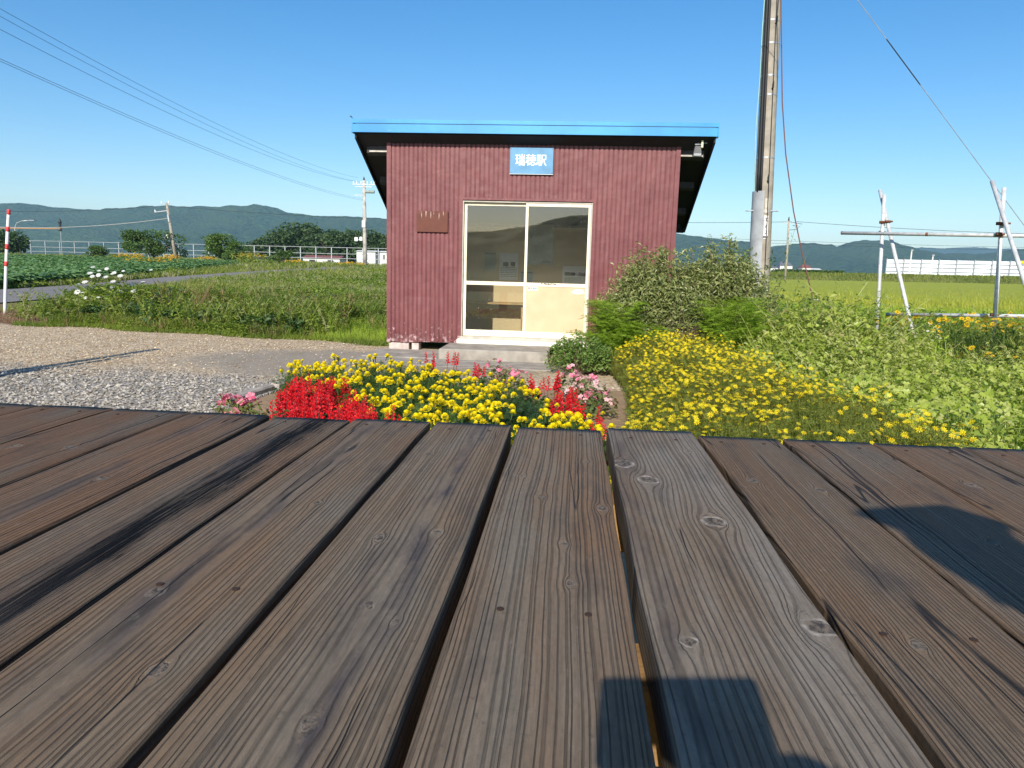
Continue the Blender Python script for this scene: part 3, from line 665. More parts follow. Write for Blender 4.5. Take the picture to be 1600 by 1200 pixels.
# small dark marks on the right rail and two stickers
M_ink = simple('dark_ink', (.03, .05, .06), .6)
b = MB(); rnd = random.Random(5)
x = -.14
while x < .06:
    w = rnd.uniform(.008, .022); b.box((x, .0075-.0015, rail+.004+rnd.uniform(0, .006)), (x+w, .0095, rail+.016+rnd.uniform(-.003, .006))); x += w+rnd.uniform(.0, .004)
b.build('rail_lettering', M_ink, dr)  # irregular ink bits standing for illegible lettering on the rail, no fitting
def flat(c): k = NT('print_colour'); k.pr(c, .55, 0, .3); return k.m
M_paper = simple('paper', (.78, .80, .82), .7, var=.05, vs=9); M_wpaper = simple('white_sticker_film', (.80, .78, .76), .5, var=.06, vs=20)
M_print = simple('grey_print', (.20, .22, .25), .8)
def disc(mb, cx, z, y, r, m, n=20):
    V = [(cx, y, z)]+[(cx+r*math.cos(2*math.pi*i/n), y, z+r*math.sin(2*math.pi*i/n)) for i in range(n)]
    mb.add(V, None, [(0, 1+i, 1+(i+1) % n) for i in range(n)], m)
st = empty('sticker', (-.30, .0, 0), 0, 'white sticker with four coloured discs at the top left of the beige door panel', 'sticker')
py_ = .0175
b = MB().box((-.02, py_-.001, rail-.085), (.115, py_+.0005, rail-.030)); b.build('backing', M_wpaper, st)
cols = [(.72, .12, .10), (.80, .33, .08), (.05, .22, .55), (.05, .42, .16)]
for i in range(4):
    b = MB(); disc(b, .000+i*.031, rail-.050, py_-.0018, .0135, 0); dk = b.build('disc', flat(cols[i]), st)
    MB().box((-.006+i*.031, py_-.0026, rail-.052), (.006+i*.031, py_-.0020, rail-.048)).build('white_mark', M_wpaper, dk)
MB().box((.0, py_-.0018, rail-.079), (.105, py_-.0012, rail-.073)).build('red_line', flat((.65, .08, .10)), st)
# torn white patch
rnd = random.Random(3); n = 26; V = [(.37, py_-.0012, rail-.078)]
for i in range(n):
    a = 2*math.pi*i/n; r = .035+.012*rnd.random()+(.022 if math.cos(a) < -.75 and math.sin(a) < 0 or math.cos(a) > .85 and math.sin(a) < 0 else 0)+.018*abs(math.cos(a))
    V.append((.37+r*1.15*math.cos(a), py_-.0012, rail-.078+r*.75*math.sin(a)))
tp = MB().add(V, None, [(0, 1+i, 1+(i+1) % n) for i in range(n)]).build('torn_sticker', M_wpaper); tag(tp, 'torn remains of a plain white sticker at the upper right of the beige door panel', 'sticker')
# station name board
M_sign = simple('pale_blue_sign_paint', (.10, .27, .46), .45, var=.18, vs=5); M_letter = flat((.85, .87, .86))
sg = empty('station_sign', (0, 0, 0), 0, 'pale blue station name board with white characters above the sliding doors', 'sign')
SX0, SX1, SZ0, SZ1 = -.5981, -.0305, 2.4054, 2.7371
MB().box((SX0, -.030, SZ0), (SX1, -.012, SZ1), bev=.002).build('board', M_sign, sg)
MB().box((SX0-.004, -.0285, SZ0-.006), (SX1+.004, -.014, SZ0-.0005)).build('lower_edge', M_white, sg)
def textmesh(s, size, loc, mat, parent, name='lettering', bold=.0, sx_=1., rot=(math.pi/2, 0, 0), align='CENTER'):
    cu = bpy.data.curves.new('lettering', 'FONT'); cu.body = s; cu.size = size; cu.align_x = align; cu.align_y = 'CENTER'; cu.extrude = .0008; cu.offset = bold; cu.resolution_u = 2
    ob = bpy.data.objects.new('lettering', cu); COL.objects.link(ob); bpy.context.view_layer.update()
    me = bpy.data.meshes.new_from_object(ob.evaluated_get(bpy.context.evaluated_depsgraph_get())); bpy.data.objects.remove(ob)
    me.materials.clear(); me.materials.append(mat)
    o = bpy.data.objects.new(name, me); COL.objects.link(o); o.parent = parent; o.location = loc; o.rotation_euler = rot; o.scale = (sx_, 1, 1); return o
for q_, dx_ in enumerate((-.0018, 0, .0018)):
    lt_ = textmesh('瑞穂駅', .158, ((SX0+SX1)/2-.01+dx_, -.0315-q_*.0004, SZ0+.165), M_letter, sg, bold=0, sx_=.88, name='lettering')
for x in (SX0+.015, SX1-.015):
    for z in (SZ0+.015, SZ1-.015): MB().tube([(x, -.029, z), (x, -.033, z)], .005, 8).build('screw', M_rust, sg)
# rusty plaque
k = NT('rusted_plate'); P = k.pos(); n = k.noise(P, 14, 5, .7); s2 = k.noise(k.mapp(P, (30, 1, 2.6)), 1, 5, .7)
sz = k.n('ShaderNodeSeparateXYZ'); k.t.links.new(P, sz.inputs[0]); topm = k.sm(sz.outputs[2], 1.66, 1.90)
c = k.mix(n, (.075, .018, .012), (.15, .040, .020)); m_ = k.math('ADD', k.math('MULTIPLY', topm, .13), s2)
c = k.mix(k.math('MULTIPLY', k.math('SUBTRACT', m_, .69), 16., clamp=True), c, (.52, .40, .34)); k.pr(c, .6, 0, .4); k.bump(n, .002)
pq = MB().box((-1.84, -.030, 1.625), (-1.415, -.011, 1.90), bev=.002).build('plaque', k.m); tag(pq, 'small rusty blank metal plaque with pale drips, left of the sliding doors', 'plaque')
# floodlight under the right eave
fl_ = empty('floodlight', (1.82, -.08, 2.84), 0, 'small black security floodlight hanging under the right-hand eave', 'light')
MB().tube([(0, 0, .02), (0, 0, -.03), (-.03, -.01, -.05)], .012, 8).build('bracket', M_metal, fl_)
MB().tube([(-.05, -.02, -.045), (.05, -.02, -.045)], .010, 8).tube([(.04, -.03, -.03), (.10, -.03, -.03)], .008, 6).build('crossbar', M_metal, fl_)
MB().box((.025, -.06, -.09), (.05, -.02, .0), bev=.004).build('sensor', simple('yellowed_plastic', (.75, .70, .42), .5), fl_)
b = MB(); V = [(-.075, -.08, -.20), (.035, -.08, -.20), (.035, .0, -.19), (-.075, .0, -.19), (-.05, -.06, -.07), (.02, -.06, -.07), (.02, -.01, -.07), (-.05, -.01, -.07)]
b.add(V, [(3, 2, 1, 0), (4, 5, 6, 7), (0, 1, 5, 4), (1, 2, 6, 5), (2, 3, 7, 6), (3, 0, 4, 7)]); b.build('lamp_housing', simple('grey_lamp_body', (.05, .055, .06), .5), fl_)
MB().box((-.062, -.084, -.192), (.024, -.081, -.165)).build('lens', simple('frosted_lens', (.35, .36, .38), .3), fl_)
# bench inside
bn = empty('bench', (0, 0, 0), 0, 'plain wooden bench board seen through the lower left door pane', 'bench')
M_bench = simple('bench_wood', (.50, .30, .14), .6, var=.3, vs=6)
MB().box((XL+.05, 1.42, .615), (XR-.05, 1.81, .642), bev=.004).build('seat', M_bench, bn)
for x in (XL+.12, -.5, XR-.2): MB().box((x, 1.48, .1585), (x+.05, 1.78, .6145)).build('leg', M_bench, bn)
# notices on the back wall
def notice(x0, z0, w, h, label, style, mat=None, y=YB-.052, name='poster'):
    r = empty(name, (x0, y, z0), 0, label, 'poster')
    MB().box((0, -.004, 0), (w, -.001, h)).build('sheet', mat or M_paper, r)
    b = MB(); rnd = random.Random(int(abs(x0)*1000)); yy0 = -.0065
    if style == 'text': b.box((w*.06, yy0, h*.86), (w*.94, yy0+.002, h*.95)); zz = .78
    elif style == 'photo':
        for cx in (.18, .56): 
            for j in range(9): b.box((w*(cx+rnd.random()*.22), yy0, h*(.50+rnd.random()*.04)), (w*(cx+.24+rnd.random()*.06), yy0+.002, h*(.56+rnd.random()*.12)))
        zz = .46
    elif style == 'blank': zz = .14; b.box((w*.62, yy0, h*.05), (w*.9, yy0+.002, h*.10))
    else: 
        for cx in (.05, .53):
            for j in range(7): b.box((w*(cx+rnd.random()*.3), yy0, h*(.45+rnd.random()*.1)), (w*(cx+.03+rnd.random()*.38), yy0+.002, h*(.6+rnd.random()*.08)))
        zz = .38
    if style != 'blank':
        while zz > .1:
            x = .08
            while x < .9:
                ww = rnd.uniform(.05, .22); b.box((w*x, yy0+.0005, h*zz), (w*min(.93, x+ww), yy0+.002, h*(zz+.022))); x += ww+.025
            zz -= .065
    b.build('print', M_print, r); return r
notice(-1.14, 1.13, .20, .30, 'greenish notice sheet, leftmost on the back wall behind the glass', 'text', simple('greenish_paper', (.45, .50, .42), .7))
notice(-.89, .99, .30, .43, 'tall white notice with a photo strip, behind the left door pane', 'photo')
notice(-.55, .90, .21, .24, 'small pale blue notice behind the central door stile', 'text', simple('bluish_paper', (.42, .55, .60), .7))
notice(-.50, 1.25, .46, .63, 'large glossy blank poster high behind the right door pane', 'blank', simple('glossy_grey_sheet', (.36, .36, .33), .25, spec=.6))
notice(.12, .95, .46, .29, 'wide white notice with two drawings, low behind the right door pane', 'two')
notice(-1.28, 1.78-.02, .29, .07, 'narrow pale strip label high behind the left door pane', 'blank', simple('pale_strip', (.36, .40, .40), .6), name='wall_label')
# footing blocks, step and apron
M_foot = simple('pinkish_footing_paint', (.48, .40, .36), .85, var=.25, vs=12)
for x0, x1 in ((XL+.02, XL+.30), (XL+.34, XL+.44), (XL+1.0, XL+1.15), (.95, 1.4)): MB().box((x0, .01, -.03), (x1, .18, .112), bev=.006).build('footing_block', M_foot, shed)
for x0 in (XL+.05, XR-.3, -.4): MB().box((x0, YB-.2, -.03), (x0+.22, YB-.02, .112), bev=.006).build('footing_block', M_foot, shed)
stp = MB().box((-1.36, -.92, -.05), (.02, -.135, .150), bev=.014).build('door_step', M_concrete); tag(stp, 'rough grey concrete step below the sliding doors', 'step')
ap = MB().box((-2.35, -1.62, -.06), (.35, -.93, .022), bev=.01).build('concrete_apron', M_concrete); tag(ap, 'flat worn concrete slab on the ground in front of the step', 'slab')
ap2 = MB().box((-2.35, -.915, -.06), (-1.38, -.02, .028), bev=.01).build('concrete_strip', M_concrete); tag(ap2, 'narrow concrete strip along the foot of the maroon wall, left of the step', 'slab')

# ------------------------------------------------------------------ leaf, blade and flower templates
def T_leaf(w=.5, fold=.12, droop=.15):          # unit length along +Y, slightly folded
    V = [(0, 0, 0), (-w*.42, .38, fold), (0, .42, 0), (w*.42, .38, fold), (-w*.26, .75, fold*.6-droop*.5), (0, .78, -droop*.5), (w*.26, .75, fold*.6-droop*.5), (0, 1, -droop)]
    return V, [(1, 2, 5, 4), (2, 3, 6, 5)], [(0, 2, 1), (0, 3, 2), (4, 5, 7), (5, 6, 7)]
def T_simple(w=.45, droop=.1):
    return [(0, 0, 0), (-w/2, .5, .06), (0, 1, -droop), (w/2, .5, .06)], [(0, 3, 2, 1)], []
def T_star(w=.9):                               # lobed vine leaf
    V = [(0, 0, 0), (-.30, -.12, .03), (-.5*w, .18, .06), (-.26, .38, .02), (-.30, .68, .05), (-.08, .66, 0), (0, 1., -.06), (.08, .66, 0), (.30, .68, .05), (.26, .38, .02), (.5*w, .18, .06), (.30, -.12, .03), (0, .42, -.03)]
    c = 12; T = [(c, i+1, i) for i in range(11)]+[(c, 0, 11)]
    return V, [], T
def T_blade(bend=.35, w=.05):
    return [(-w/2, 0, 0), (w/2, 0, 0), (w*.42, bend*.18, .5), (-w*.42, bend*.18, .5), (w*.2, bend*.55, .82), (-w*.2, bend*.55, .82), (0, bend, 1.)], [(0, 1, 2, 3), (3, 2, 4, 5)], [(5, 4, 6)]
def T_tuft(n=7, spread=.5, w=.05, seed=1):
    r = random.Random(seed); mb = MB()
    for i in range(n):
        a = r.uniform(0, 6.28); s = r.uniform(.6, 1); V, Q, T = T_blade(r.uniform(.2, spread), w); V = np.array(V)*[1, 1, s]
        c, q = math.cos(a), math.sin(a); X = V[:, 0]*c-V[:, 1]*q+r.uniform(-.08, .08); Y = V[:, 0]*q+V[:, 1]*c+r.uniform(-.08, .08)
        mb.add(np.stack([X, Y, V[:, 2]], -1), Q, T)
    return np.concatenate(mb.v), np.concatenate(mb.q), np.concatenate(mb.t)
def T_petals(n=8, r0=.12, w=.32, up_=.15, cup=.0):
    V = []; T = []; 
    for i in range(n):
        a = 2*math.pi*i/n; d = (math.cos(a), math.sin(a)); p = (-d[1], d[0]); b = len(V)
        V += [(d[0]*r0, d[1]*r0, 0), (d[0]*.62+p[0]*w/2, d[1]*.62+p[1]*w/2, up_), (d[0], d[1], up_*.8-cup), (d[0]*.62-p[0]*w/2, d[1]*.62-p[1]*w/2, up_)]
        T += [(b, b+3, b+1), (b+1, b+3, b+2)]
    return V, [], T
def T_bush(n=14, seed=1, leaf=None, spread=1., lo=.3, hi=.5):   # little spray of leaves
    r = random.Random(seed); mb = MB(); lf = leaf or T_simple(.5)
    pos = np.array([(r.uniform(-.3, .3)*spread, r.uniform(-.3, .3)*spread, r.uniform(.1, .8)) for _ in range(n)])
    scat(lf, pos, np.array([r.uniform(lo, hi) for _ in range(n)]), np.array([r.uniform(0, 6.28) for _ in range(n)]), np.array([r.uniform(.0, 1.) for _ in range(n)]), mb=mb)
    V, q, t = mb.arrays(); return V, (np.concatenate(q) if q else []), (np.concatenate(t) if t else [])
def T_sprig(seed=1, n=18, ls=.13, lean=.25, leaf=None, w=.010):
    r = random.Random(seed); mb = MB(); K = 7; t = np.linspace(0, 1, K); P = np.stack([lean*t**1.7, .06*np.sin(t*4+seed), t*(1-.12*lean*t)], -1)
    for i in range(K-1): a, b = P[i], P[i+1]; mb.add([a+[-w, 0, 0], a+[w, 0, 0], b+[w*.8, 0, 0], b+[-w*.8, 0, 0]], [(0, 1, 2, 3)])
    tt = np.array([r.uniform(.2, 1) for _ in range(n)]); C2 = np.stack([np.interp(tt, t, P[:, i]) for i in range(3)], -1)
    scat(leaf or T_simple(.5), C2, np.array([ls*r.uniform(.5, 1.2)*(1.25-.6*q) for q in tt]), np.array([r.uniform(0, 6.28) for _ in range(n)]), np.array([r.uniform(0, .9) for _ in range(n)]), mb=mb)
    V, q, t_ = mb.arrays(); return V, np.concatenate(q), (np.concatenate(t_) if t_ else [])
def U(a, b, n): return RNG.uniform(a, b, n)
def ok(name, mb, mats, parent=None, **kw): return mb.build(name, mats, parent, **kw)

L_dry = leafmat('dry_grass', [(.20, .14, .07), (.34, .25, .13), (.14, .09, .05)], .8, .2)
L_mid = leafmat('mid_green_weeds', [(.16, .22, .028), (.25, .33, .05), (.34, .38, .08)], .55, .45, patch=(.11, .18, .035), patch_scale=.8)
L_lite = leafmat('light_green_grass', [(.25, .37, .03), (.38, .50, .05), (.34, .40, .08)], .55, .4)
L_field = leafmat('meadow_grass', [(.22, .27, .045), (.31, .35, .07), (.40, .38, .14)], .6, .45, patch=(.16, .23, .04), patch_scale=.25)
L_dark = leafmat('dark_green_leaves', [(.022, .055, .016), (.045, .095, .026), (.07, .13, .04)], .5, .25)
L_crop = leafmat('bluish_crop_leaves', [(.08, .17, .06), (.14, .26, .10), (.20, .32, .13)], .5, .3)
L_vine = leafmat('pale_vine_leaves', [(.28, .36, .045), (.38, .46, .07), (.48, .52, .14)], .42, .45, spec=.45)
L_fern = leafmat('feathery_green_leaves', [(.17, .29, .02), (.28, .42, .035), (.36, .46, .06)], .5, .4)
L_olive = leafmat('evergreen_shrub_leaves', [(.14, .19, .06), (.25, .29, .10), (.40, .40, .18)], .38, .35, spec=.5)
L_twig = leafmat('twigs', [(.12, .085, .06), (.22, .16, .11)], .85, 0)
L_white = leafmat('white_petals', [(.75, .75, .70), (.62, .64, .58)], .6, .3, tcol=(1, 1, 1))
L_gold = leafmat('golden_petals', [(.75, .42, .01), (.85, .55, .02)], .6, .25, tcol=(1, 1, .8))
L_yel = leafmat('yellow_petals', [(.86, .68, .004), (.93, .78, .02), (.84, .55, .004)], .55, .3, tcol=(1, 1, .6))

# ------------------------------------------------------------------ stones on the lot
def stones():
    V = np.array([(1, 0, 0), (-1, 0, 0), (0, 1, 0), (0, -1, 0), (0, 0, 1), (0, 0, -.6)], float)
    T = [(0, 2, 4), (2, 1, 4), (1, 3, 4), (3, 0, 4), (2, 0, 5), (1, 2, 5), (3, 1, 5), (0, 3, 5)]
    mb = MB()
    n = 30000; y = -6.2+ (U(0, 1, n)**1.25)*7.6; x = -11+U(0, 1, n)*10
    x = 0.277+(x-.277)*(y+9.8)/12*1.25
    m = (y < lot_edge(x)-.08) & (x < np.where(y < -2.7, -2.4, -1.2)) & ~((x > -2.4) & (y > -1.2))
    d = ((x+2.2)/2.1)**2+((y+1.55)/1.25)**2; m &= (d > .8+.7*fbm(x, y, .3, 5)) | (U(0, 1, n) < .2)
    m &= ~((y > -2.5) & (U(0, 1, n) < .35))
    x, y = x[m], y[m]; n = len(x)
    s = np.where(y < -2.9, U(.008, .021, n), U(.005, .013, n)); s[U(0, 1, n) < .03] *= 1.7
    S = np.stack([s*U(.7, 1.3, n), s*U(.7, 1.3, n), s*U(.4, .8, n)], -1)
    vis = y > -7
    z = land(x, y)+.018+.012*fbm(x, y, .8, 2)
    mi = (y+1.2*(fbm(x, y, 1.1, 7)-.5) > -2.7)
    scat((V, [], T), np.stack([x, y, z], -1)[mi], S[mi], U(0, 6.28, mi.sum()), U(0, .6, mi.sum()), mb=mb, m=0)
    scat((V, [], T), np.stack([x, y, z], -1)[~mi], S[~mi], U(0, 6.28, (~mi).sum()), U(0, .6, (~mi).sum()), mb=mb, m=1)
    a = leafmat('tan_stones', [(.26, .185, .11), (.48, .365, .235), (.66, .56, .42)], .85, 0); b = leafmat('grey_stones', [(.20, .175, .14), (.31, .28, .235), (.44, .405, .35)], .85, 0)
    tag(mb.build('loose_gravel', [a, b]), 'loose pale stones scattered over the tan and grey gravel lot', 'gravel', kind='stuff')
stones()

# ------------------------------------------------------------------ left bank, meadow and crop
def in_road(x, y): 
    rx_ = np.interp(y, [p[1] for p in rd], [p[0] for p in rd]); w = np.interp(y, [0, 12, 36, 100], [4.3, 4.0, 2.6, 2.4])
    return (x < rx_+.1) & (x > rx_-w-.1)
def edge_r(y): return np.interp(y, [0, 2, 4, 12], [-2.45, -2.4, -2.4, 4.])   # shed side
# weedy bank: grass tufts, broad leaves, dry stalks
mb = MB()
n = 15000; x = U(-10.2, -2.3, n); y = lot_edge(x)+U(0, 1, n)**1.3*7.5-.05
m = (x > -9.2+1.2*vnoise(x, y, .8, 3)+np.where(y < 3.2, .3, -.9)) & ~in_road(x, y) & (x < edge_r(y)) & ~((x > -4.2) & (y < 2.2+(x+4.2)*1.2) & (U(0, 1, n) < .75))
x, y = x[m], y[m]; z = land(x, y)-.02
hh = (.16+.50*sstep(0, 2.4, y-lot_edge(x))*fbm(x, y, 1.3, 33)+.16*fbm(x, y, .5, 8))*np.where(x > -3.6, .55, 1)
kind = fbm(x, y, 1.0, 51)+U(-.1, .1, len(x))
g1 = T_tuft(7, .7, .05, 1); g2 = T_tuft(6, .9, .04, 2)
for sel, tp, mi, k_ in ((kind < .44, g1, 0, 1.), ((kind >= .44) & (kind < .50), g2, 1, .95), (kind >= .50, T_bush(22, 4, T_leaf(.55), 1., .14, .27), 2, .9)):
    scat(tp, np.stack([x, y, z], -1)[sel], (hh*k_)[sel]*U(.7, 1.3, sel.sum()), U(0, 6.28, sel.sum()), mb=mb, m=mi)
n = 1500; x = U(-9.6, -3.4, n); y = lot_edge(x)+.25+U(0, 1, n)**1.4*5; m = ~in_road(x, y) & (fbm(x, y, .9, 19) > .46); x, y = x[m], y[m]; n = len(x)
for q_ in range(3):
    u_ = np.arange(n) % 3 == q_; scat(T_sprig(q_+1, 20, .16, .35), np.stack([x, y, land(x, y)], -1)[u_], (.34+.3*fbm(x, y, 1.2, 29))[u_]*U(.6, 1.2, u_.sum()), U(0, 6.28, u_.sum()), mb=mb, m=3 if q_ == 0 else 2)
n = 500; x = U(-8.5, -4, n); y = lot_edge(x)+.2+U(0, 1, n)*2.2; m = fbm(x, y, .7, 88) > .52; x, y = x[m], y[m]; scat(T_bush(20, 6, T_leaf(.6), 1.1, .2, .34), np.stack([x, y, land(x, y)], -1), U(.2, .42, len(x)), U(0, 6.28, len(x)), mb=mb, m=4)
# low fringe onto the gravel
n = 1800; x = U(-9, -2.4, n); y = lot_edge(x)-.25*U(0, 1, n)**2; scat(g1, np.stack([x, y, land(x, y)+.01], -1), U(.04, .12, n), U(0, 6.28, n), mb=mb, m=0)
tag(mb.build('bank_weeds', [L_mid, L_dry, L_mid, leafmat('pale_sprigs', [(.22, .27, .08), (.33, .36, .14), (.30, .24, .12)], .6, .4), L_dark]), 'tangle of green weeds, broad leaves and dry brown stalks on the bank between gravel and road', 'weeds', kind='stuff')
# short bright grass beside the shed
mb = MB(); n = 4200; x = U(-4.4, -2.28, n); y = U(.5, 4.6, n); m = (y > .62+(-2.3-x)*.12) & (np.abs(x+2.9+.15*(y-.5)) < .75-.05*y) 
x, y = x[m], y[m]; scat(T_tuft(8, .4, .03, 5), np.stack([x, y, land(x, y)], -1), U(.08, .2, len(x)), U(0, 6.28, len(x)), mb=mb)
tag(mb.build('bright_grass', L_lite), 'patch of short bright green grass beside the left corner of the maroon shed', 'grass', kind='stuff')
# dry litter on the brown strip at left
mb = MB(); n = 9000; x = U(-12.6, -7.2, n); y = U(1.6, 4.8, n)*1.; m = (y > lot_edge(x)) & ~in_road(x, y); x, y = x[m], y[m]
scat(T_tuft(5, 1.4, .06, 6), np.stack([x, y, land(x, y)], -1), U(.03, .10, len(x)), U(0, 6.28, len(x)), U(0, 1.2, len(x)), mb=mb, m=0)
n = 500; x = U(-12.4, -8, n); y = U(3.9, 5.6, n); m = ~in_road(x, y); x, y = x[m], y[m]; scat(g1, np.stack([x, y, land(x, y)], -1), U(.06, .18, len(x)), U(0, 6.28, len(x)), mb=mb, m=1)
tag(mb.build('dry_litter', [leafmat('brown_litter', [(.13, .075, .05), (.26, .16, .10), (.34, .24, .15)], .85, .1), L_mid]), 'flattened brown dead grass around the foot of the red and white pole', 'litter', kind='stuff')
# meadow beyond the road
mb = MB(); n = 42000; t = U(0, 1, n); D = 14*(1/(1-t*(1-14/125.))) ; y = D-4; x = CAM[0]+(y+9.8)*U(-.86, -.02, n)
cropm = (x < -21.-(y-20)*.26) & (y > 13) & (y < 56)
m = ~in_road(x, y) & (y > 6.5) & ~((x > -9) & (y < 6.5)) & (y < 122)
gold = (fbm(x, y, 7., 66) > .60) & (y > 38) & (y < 72)
x, y, cropm, gold = x[m], y[m], cropm[m], gold[m]; s = (.14+.0042*(y+10)+.22*fbm(x, y, 6, 13)**2)*U(.6, 1.2, len(x)); z = land(x, y)-.03
kind = fbm(x, y, 3.5, 91)+U(-.12, .12, len(x))
a = ~cropm & (kind < .50); b_ = ~cropm & (kind >= .50) & (kind < .60); c_ = ~cropm & (kind >= .60)
scat(T_tuft(7, .8, .09, 11), np.stack([x, y, z], -1)[a], s[a], U(0, 6.28, a.sum()), mb=mb, m=0)
scat(T_tuft(7, .8, .09, 12), np.stack([x, y, z], -1)[b_], s[b_]*1.05, U(0, 6.28, b_.sum()), mb=mb, m=1)
scat(T_bush(12, 13, T_simple(.5)), np.stack([x, y, z], -1)[c_], s[c_]*1.1, U(0, 6.28, c_.sum()), mb=mb, m=2)
tag(mb.build('meadow', [L_field, leafmat('pale_seed_heads', [(.30, .28, .15), (.38, .36, .21), (.20, .23, .08)], .7, .25), L_mid]), 'rough green meadow with pale seed heads stretching beyond the road to the far fence', 'grass', kind='stuff')
mb = MB(); c_ = cropm; scat(T_bush(16, 14, T_leaf(.75)), np.stack([x, y, z], -1)[c_], .5+.0*s[c_]+.15*U(0, 1, c_.sum())+.002*y[c_], U(0, 6.28, c_.sum()), mb=mb, m=0)
n = 5000; yy_ = U(13, 52, n); xx_ = -21.5-(yy_-20)*.28-U(0, 1, n)**1.2*34; mm = ~in_road(xx_, yy_); xx_, yy_ = xx_[mm], yy_[mm]
scat(T_bush(16, 15, T_leaf(.75)), np.stack([xx_, yy_, land(xx_, yy_)], -1), U(.4, .7, len(xx_)), U(0, 6.28, len(xx_)), mb=mb, m=0)
tag(mb.build('bean_crop', L_crop), 'dark bluish green crop rows on the far side of the road at the left edge', 'crop', kind='stuff')

# goldenrod clumps: each a thing
def clump(x, y, r, h, n, leafm, flowm, name, label, cat, group, seed, fh=.28, fine=False):
    rg = np.random.default_rng(seed); z = float(land(x, y))
    e = empty(name, (x, y, z), 0, label, cat, group)
    a = rg.uniform(0, 6.28, n); q = rg.uniform(0, 1, n)**.6*r; X = q*np.cos(a); Y = q*np.sin(a)*.6
    mb = MB(); scat(T_bush(34, seed, T_simple(.35), 1., .10, .2) if fine else T_bush(11, seed, T_simple(.4)), np.stack([X, Y, X*0], -1), h*rg.uniform(.75, 1.1, n), rg.uniform(0, 6.28, n), mb=mb); mb.build('foliage', leafm, e)
    mb = MB(); k_ = n*2; a = rg.uniform(0, 6.28, k_); q = rg.uniform(0, 1, k_)**.6*r
    scat(T_bush(9, seed+1, T_simple(.6)), np.stack([q*np.cos(a), q*np.sin(a)*.6, h*rg.uniform(.55, .95, k_)*(1-.3*(q/r)**2)], -1), fh*rg.uniform(.7, 1.2, k_), rg.uniform(0, 6.28, k_), mb=mb); mb.build('flower_heads', flowm, e)['kind'] = 'stuff'
    return e
gl = [(196, 56, 1.3, .9, 'left of the leaning pole, in front of the left round tree'), ( 215, 58, .7, .8, 'small and alone just right of the first clump, under the left tree'),
      (238, 42, 2.2, .8, 'broad, nearest of all, left of the foot of the leaning pole'), (268, 58, 1.4, .7, 'just right of the leaning pole'), (321, 60, 1.3, .7, 'low, between the two round trees'),
      (389, 62, 2.1, 1.25, 'tallest and brightest, at the right foot of the right round tree'), (462, 60, 1.1, .6, 'small and dull, right of the reedy grass'), (548, 66, 1.6, .5, 'faint and low near the foot of the tall pole')]
def ray_xy(px, y, py=None): 
    d = fw+(px-800)/FPX*r2-((415 if py is None else py)-600)/FPX*u2; t = (y-CAM[1])/d[1]; return CAM+t*d
for i, (px, y, r, h, lb) in enumerate(gl):
    x = ray_xy(px, y)[0]
    clump(x, y, r, h, 26, L_field, L_gold, 'goldenrod', 'golden flowering clump, '+lb, 'wildflower', 'golden wildflower clumps in the meadow', 200+i, .26)
# white flowering clump by the road
e = clump(-8.25, 3.1, .75, .72, 46, L_mid, leafmat('thin_stems', [(.08, .13, .03), (.12, .16, .05)]), 'white_wildflower', 'leafy clump of white flowers at the road edge on top of the bank', 'wildflower', None, 77, .10, fine=True)
rg = np.random.default_rng(5)
dT = T_petals(9, .0, .5, .12, .05)
for i in range(34):
    mb = MB(); a = rg.uniform(0, 6.28); q = rg.uniform(0, 1)**.5
    scat(dT, [(0, 0, 0)], rg.uniform(.035, .065), rg.uniform(0, 6), rg.uniform(.2, .9), tdir=-1.4, mb=mb)
    mb.build('flower', L_white, e, loc=(.75*q*math.cos(a), .45*q*math.sin(a), rg.uniform(.35, .92)))
# broad dark weed clumps on the bank
for i, (x, y, r, h, lm, lb) in enumerate([(-7.1, 3.0, .55, .62, L_dark, 'dark leafy weed clump just right of the white flowers'), (-5.6, 2.4, .5, .42, L_mid, 'broad leaved weed clump in the middle of the bank'), (-8.2, 1.9, .35, .34, L_mid, 'small weed clump on the brown litter near the gravel'),
                                          (-4.3, 2.2, .45, .40, L_mid, 'rounded light weed clump on the bank near the bright grass'), (-5.0, 4.9, .8, .6, L_dark, 'dark weed clump on top of the bank below the far trees'), (-7.9, 2.5, .4, .45, L_mid, 'leafy weed clump at the left end of the bank')]):
    rg = np.random.default_rng(300+i); z = float(land(x, y)); mb = MB(); n = 110
    a = rg.uniform(0, 6.28, n); q = rg.uniform(0, 1, n)**.6; hz = h*(1-.7*q**2)*rg.uniform(.3, 1, n)
    scat(T_leaf(.6), np.stack([q*r*np.cos(a), q*r*np.sin(a), hz], -1), rg.uniform(.07, .15, n), rg.uniform(0, 6.28, n), rg.uniform(0, 1.2, n), mb=mb)
    e = empty('weed_clump', (x, y, z), 0, lb, 'weed', 'weed clumps on the bank'); mb.build('foliage', lm, e)
    mb = MB()
    for j in range(10): aa = rg.uniform(0, 6.28); mb.tube([(0, 0, -.02), (r*.3*math.cos(aa), r*.3*math.sin(aa), h*.5), (r*.6*math.cos(aa), r*.6*math.sin(aa), h*.85)], [.006, .005, .002], 5)
    mb.build('stem', L_twig, e)
    e.children[-1]['kind'] = 'stuff'
# dry leaning stalks
e = empty('dry_stalks', (-6.45, 2.6, float(land(-6.45, 2.6))), 0, 'bundle of pale dry stalks leaning on the bank', 'dead plant'); mb = MB(); rg = np.random.default_rng(9)
for j in range(16):
    a = rg.uniform(-.5, .5); mb.tube([(rg.uniform(-.1, .1), rg.uniform(-.1, .1), 0), (.1+a*.2, 0, .35), (.22+a*.5, 0, .72+rg.uniform(-.1, .1))], [.005, .004, .002], 4)
mb.build('stalks', L_dry, e)

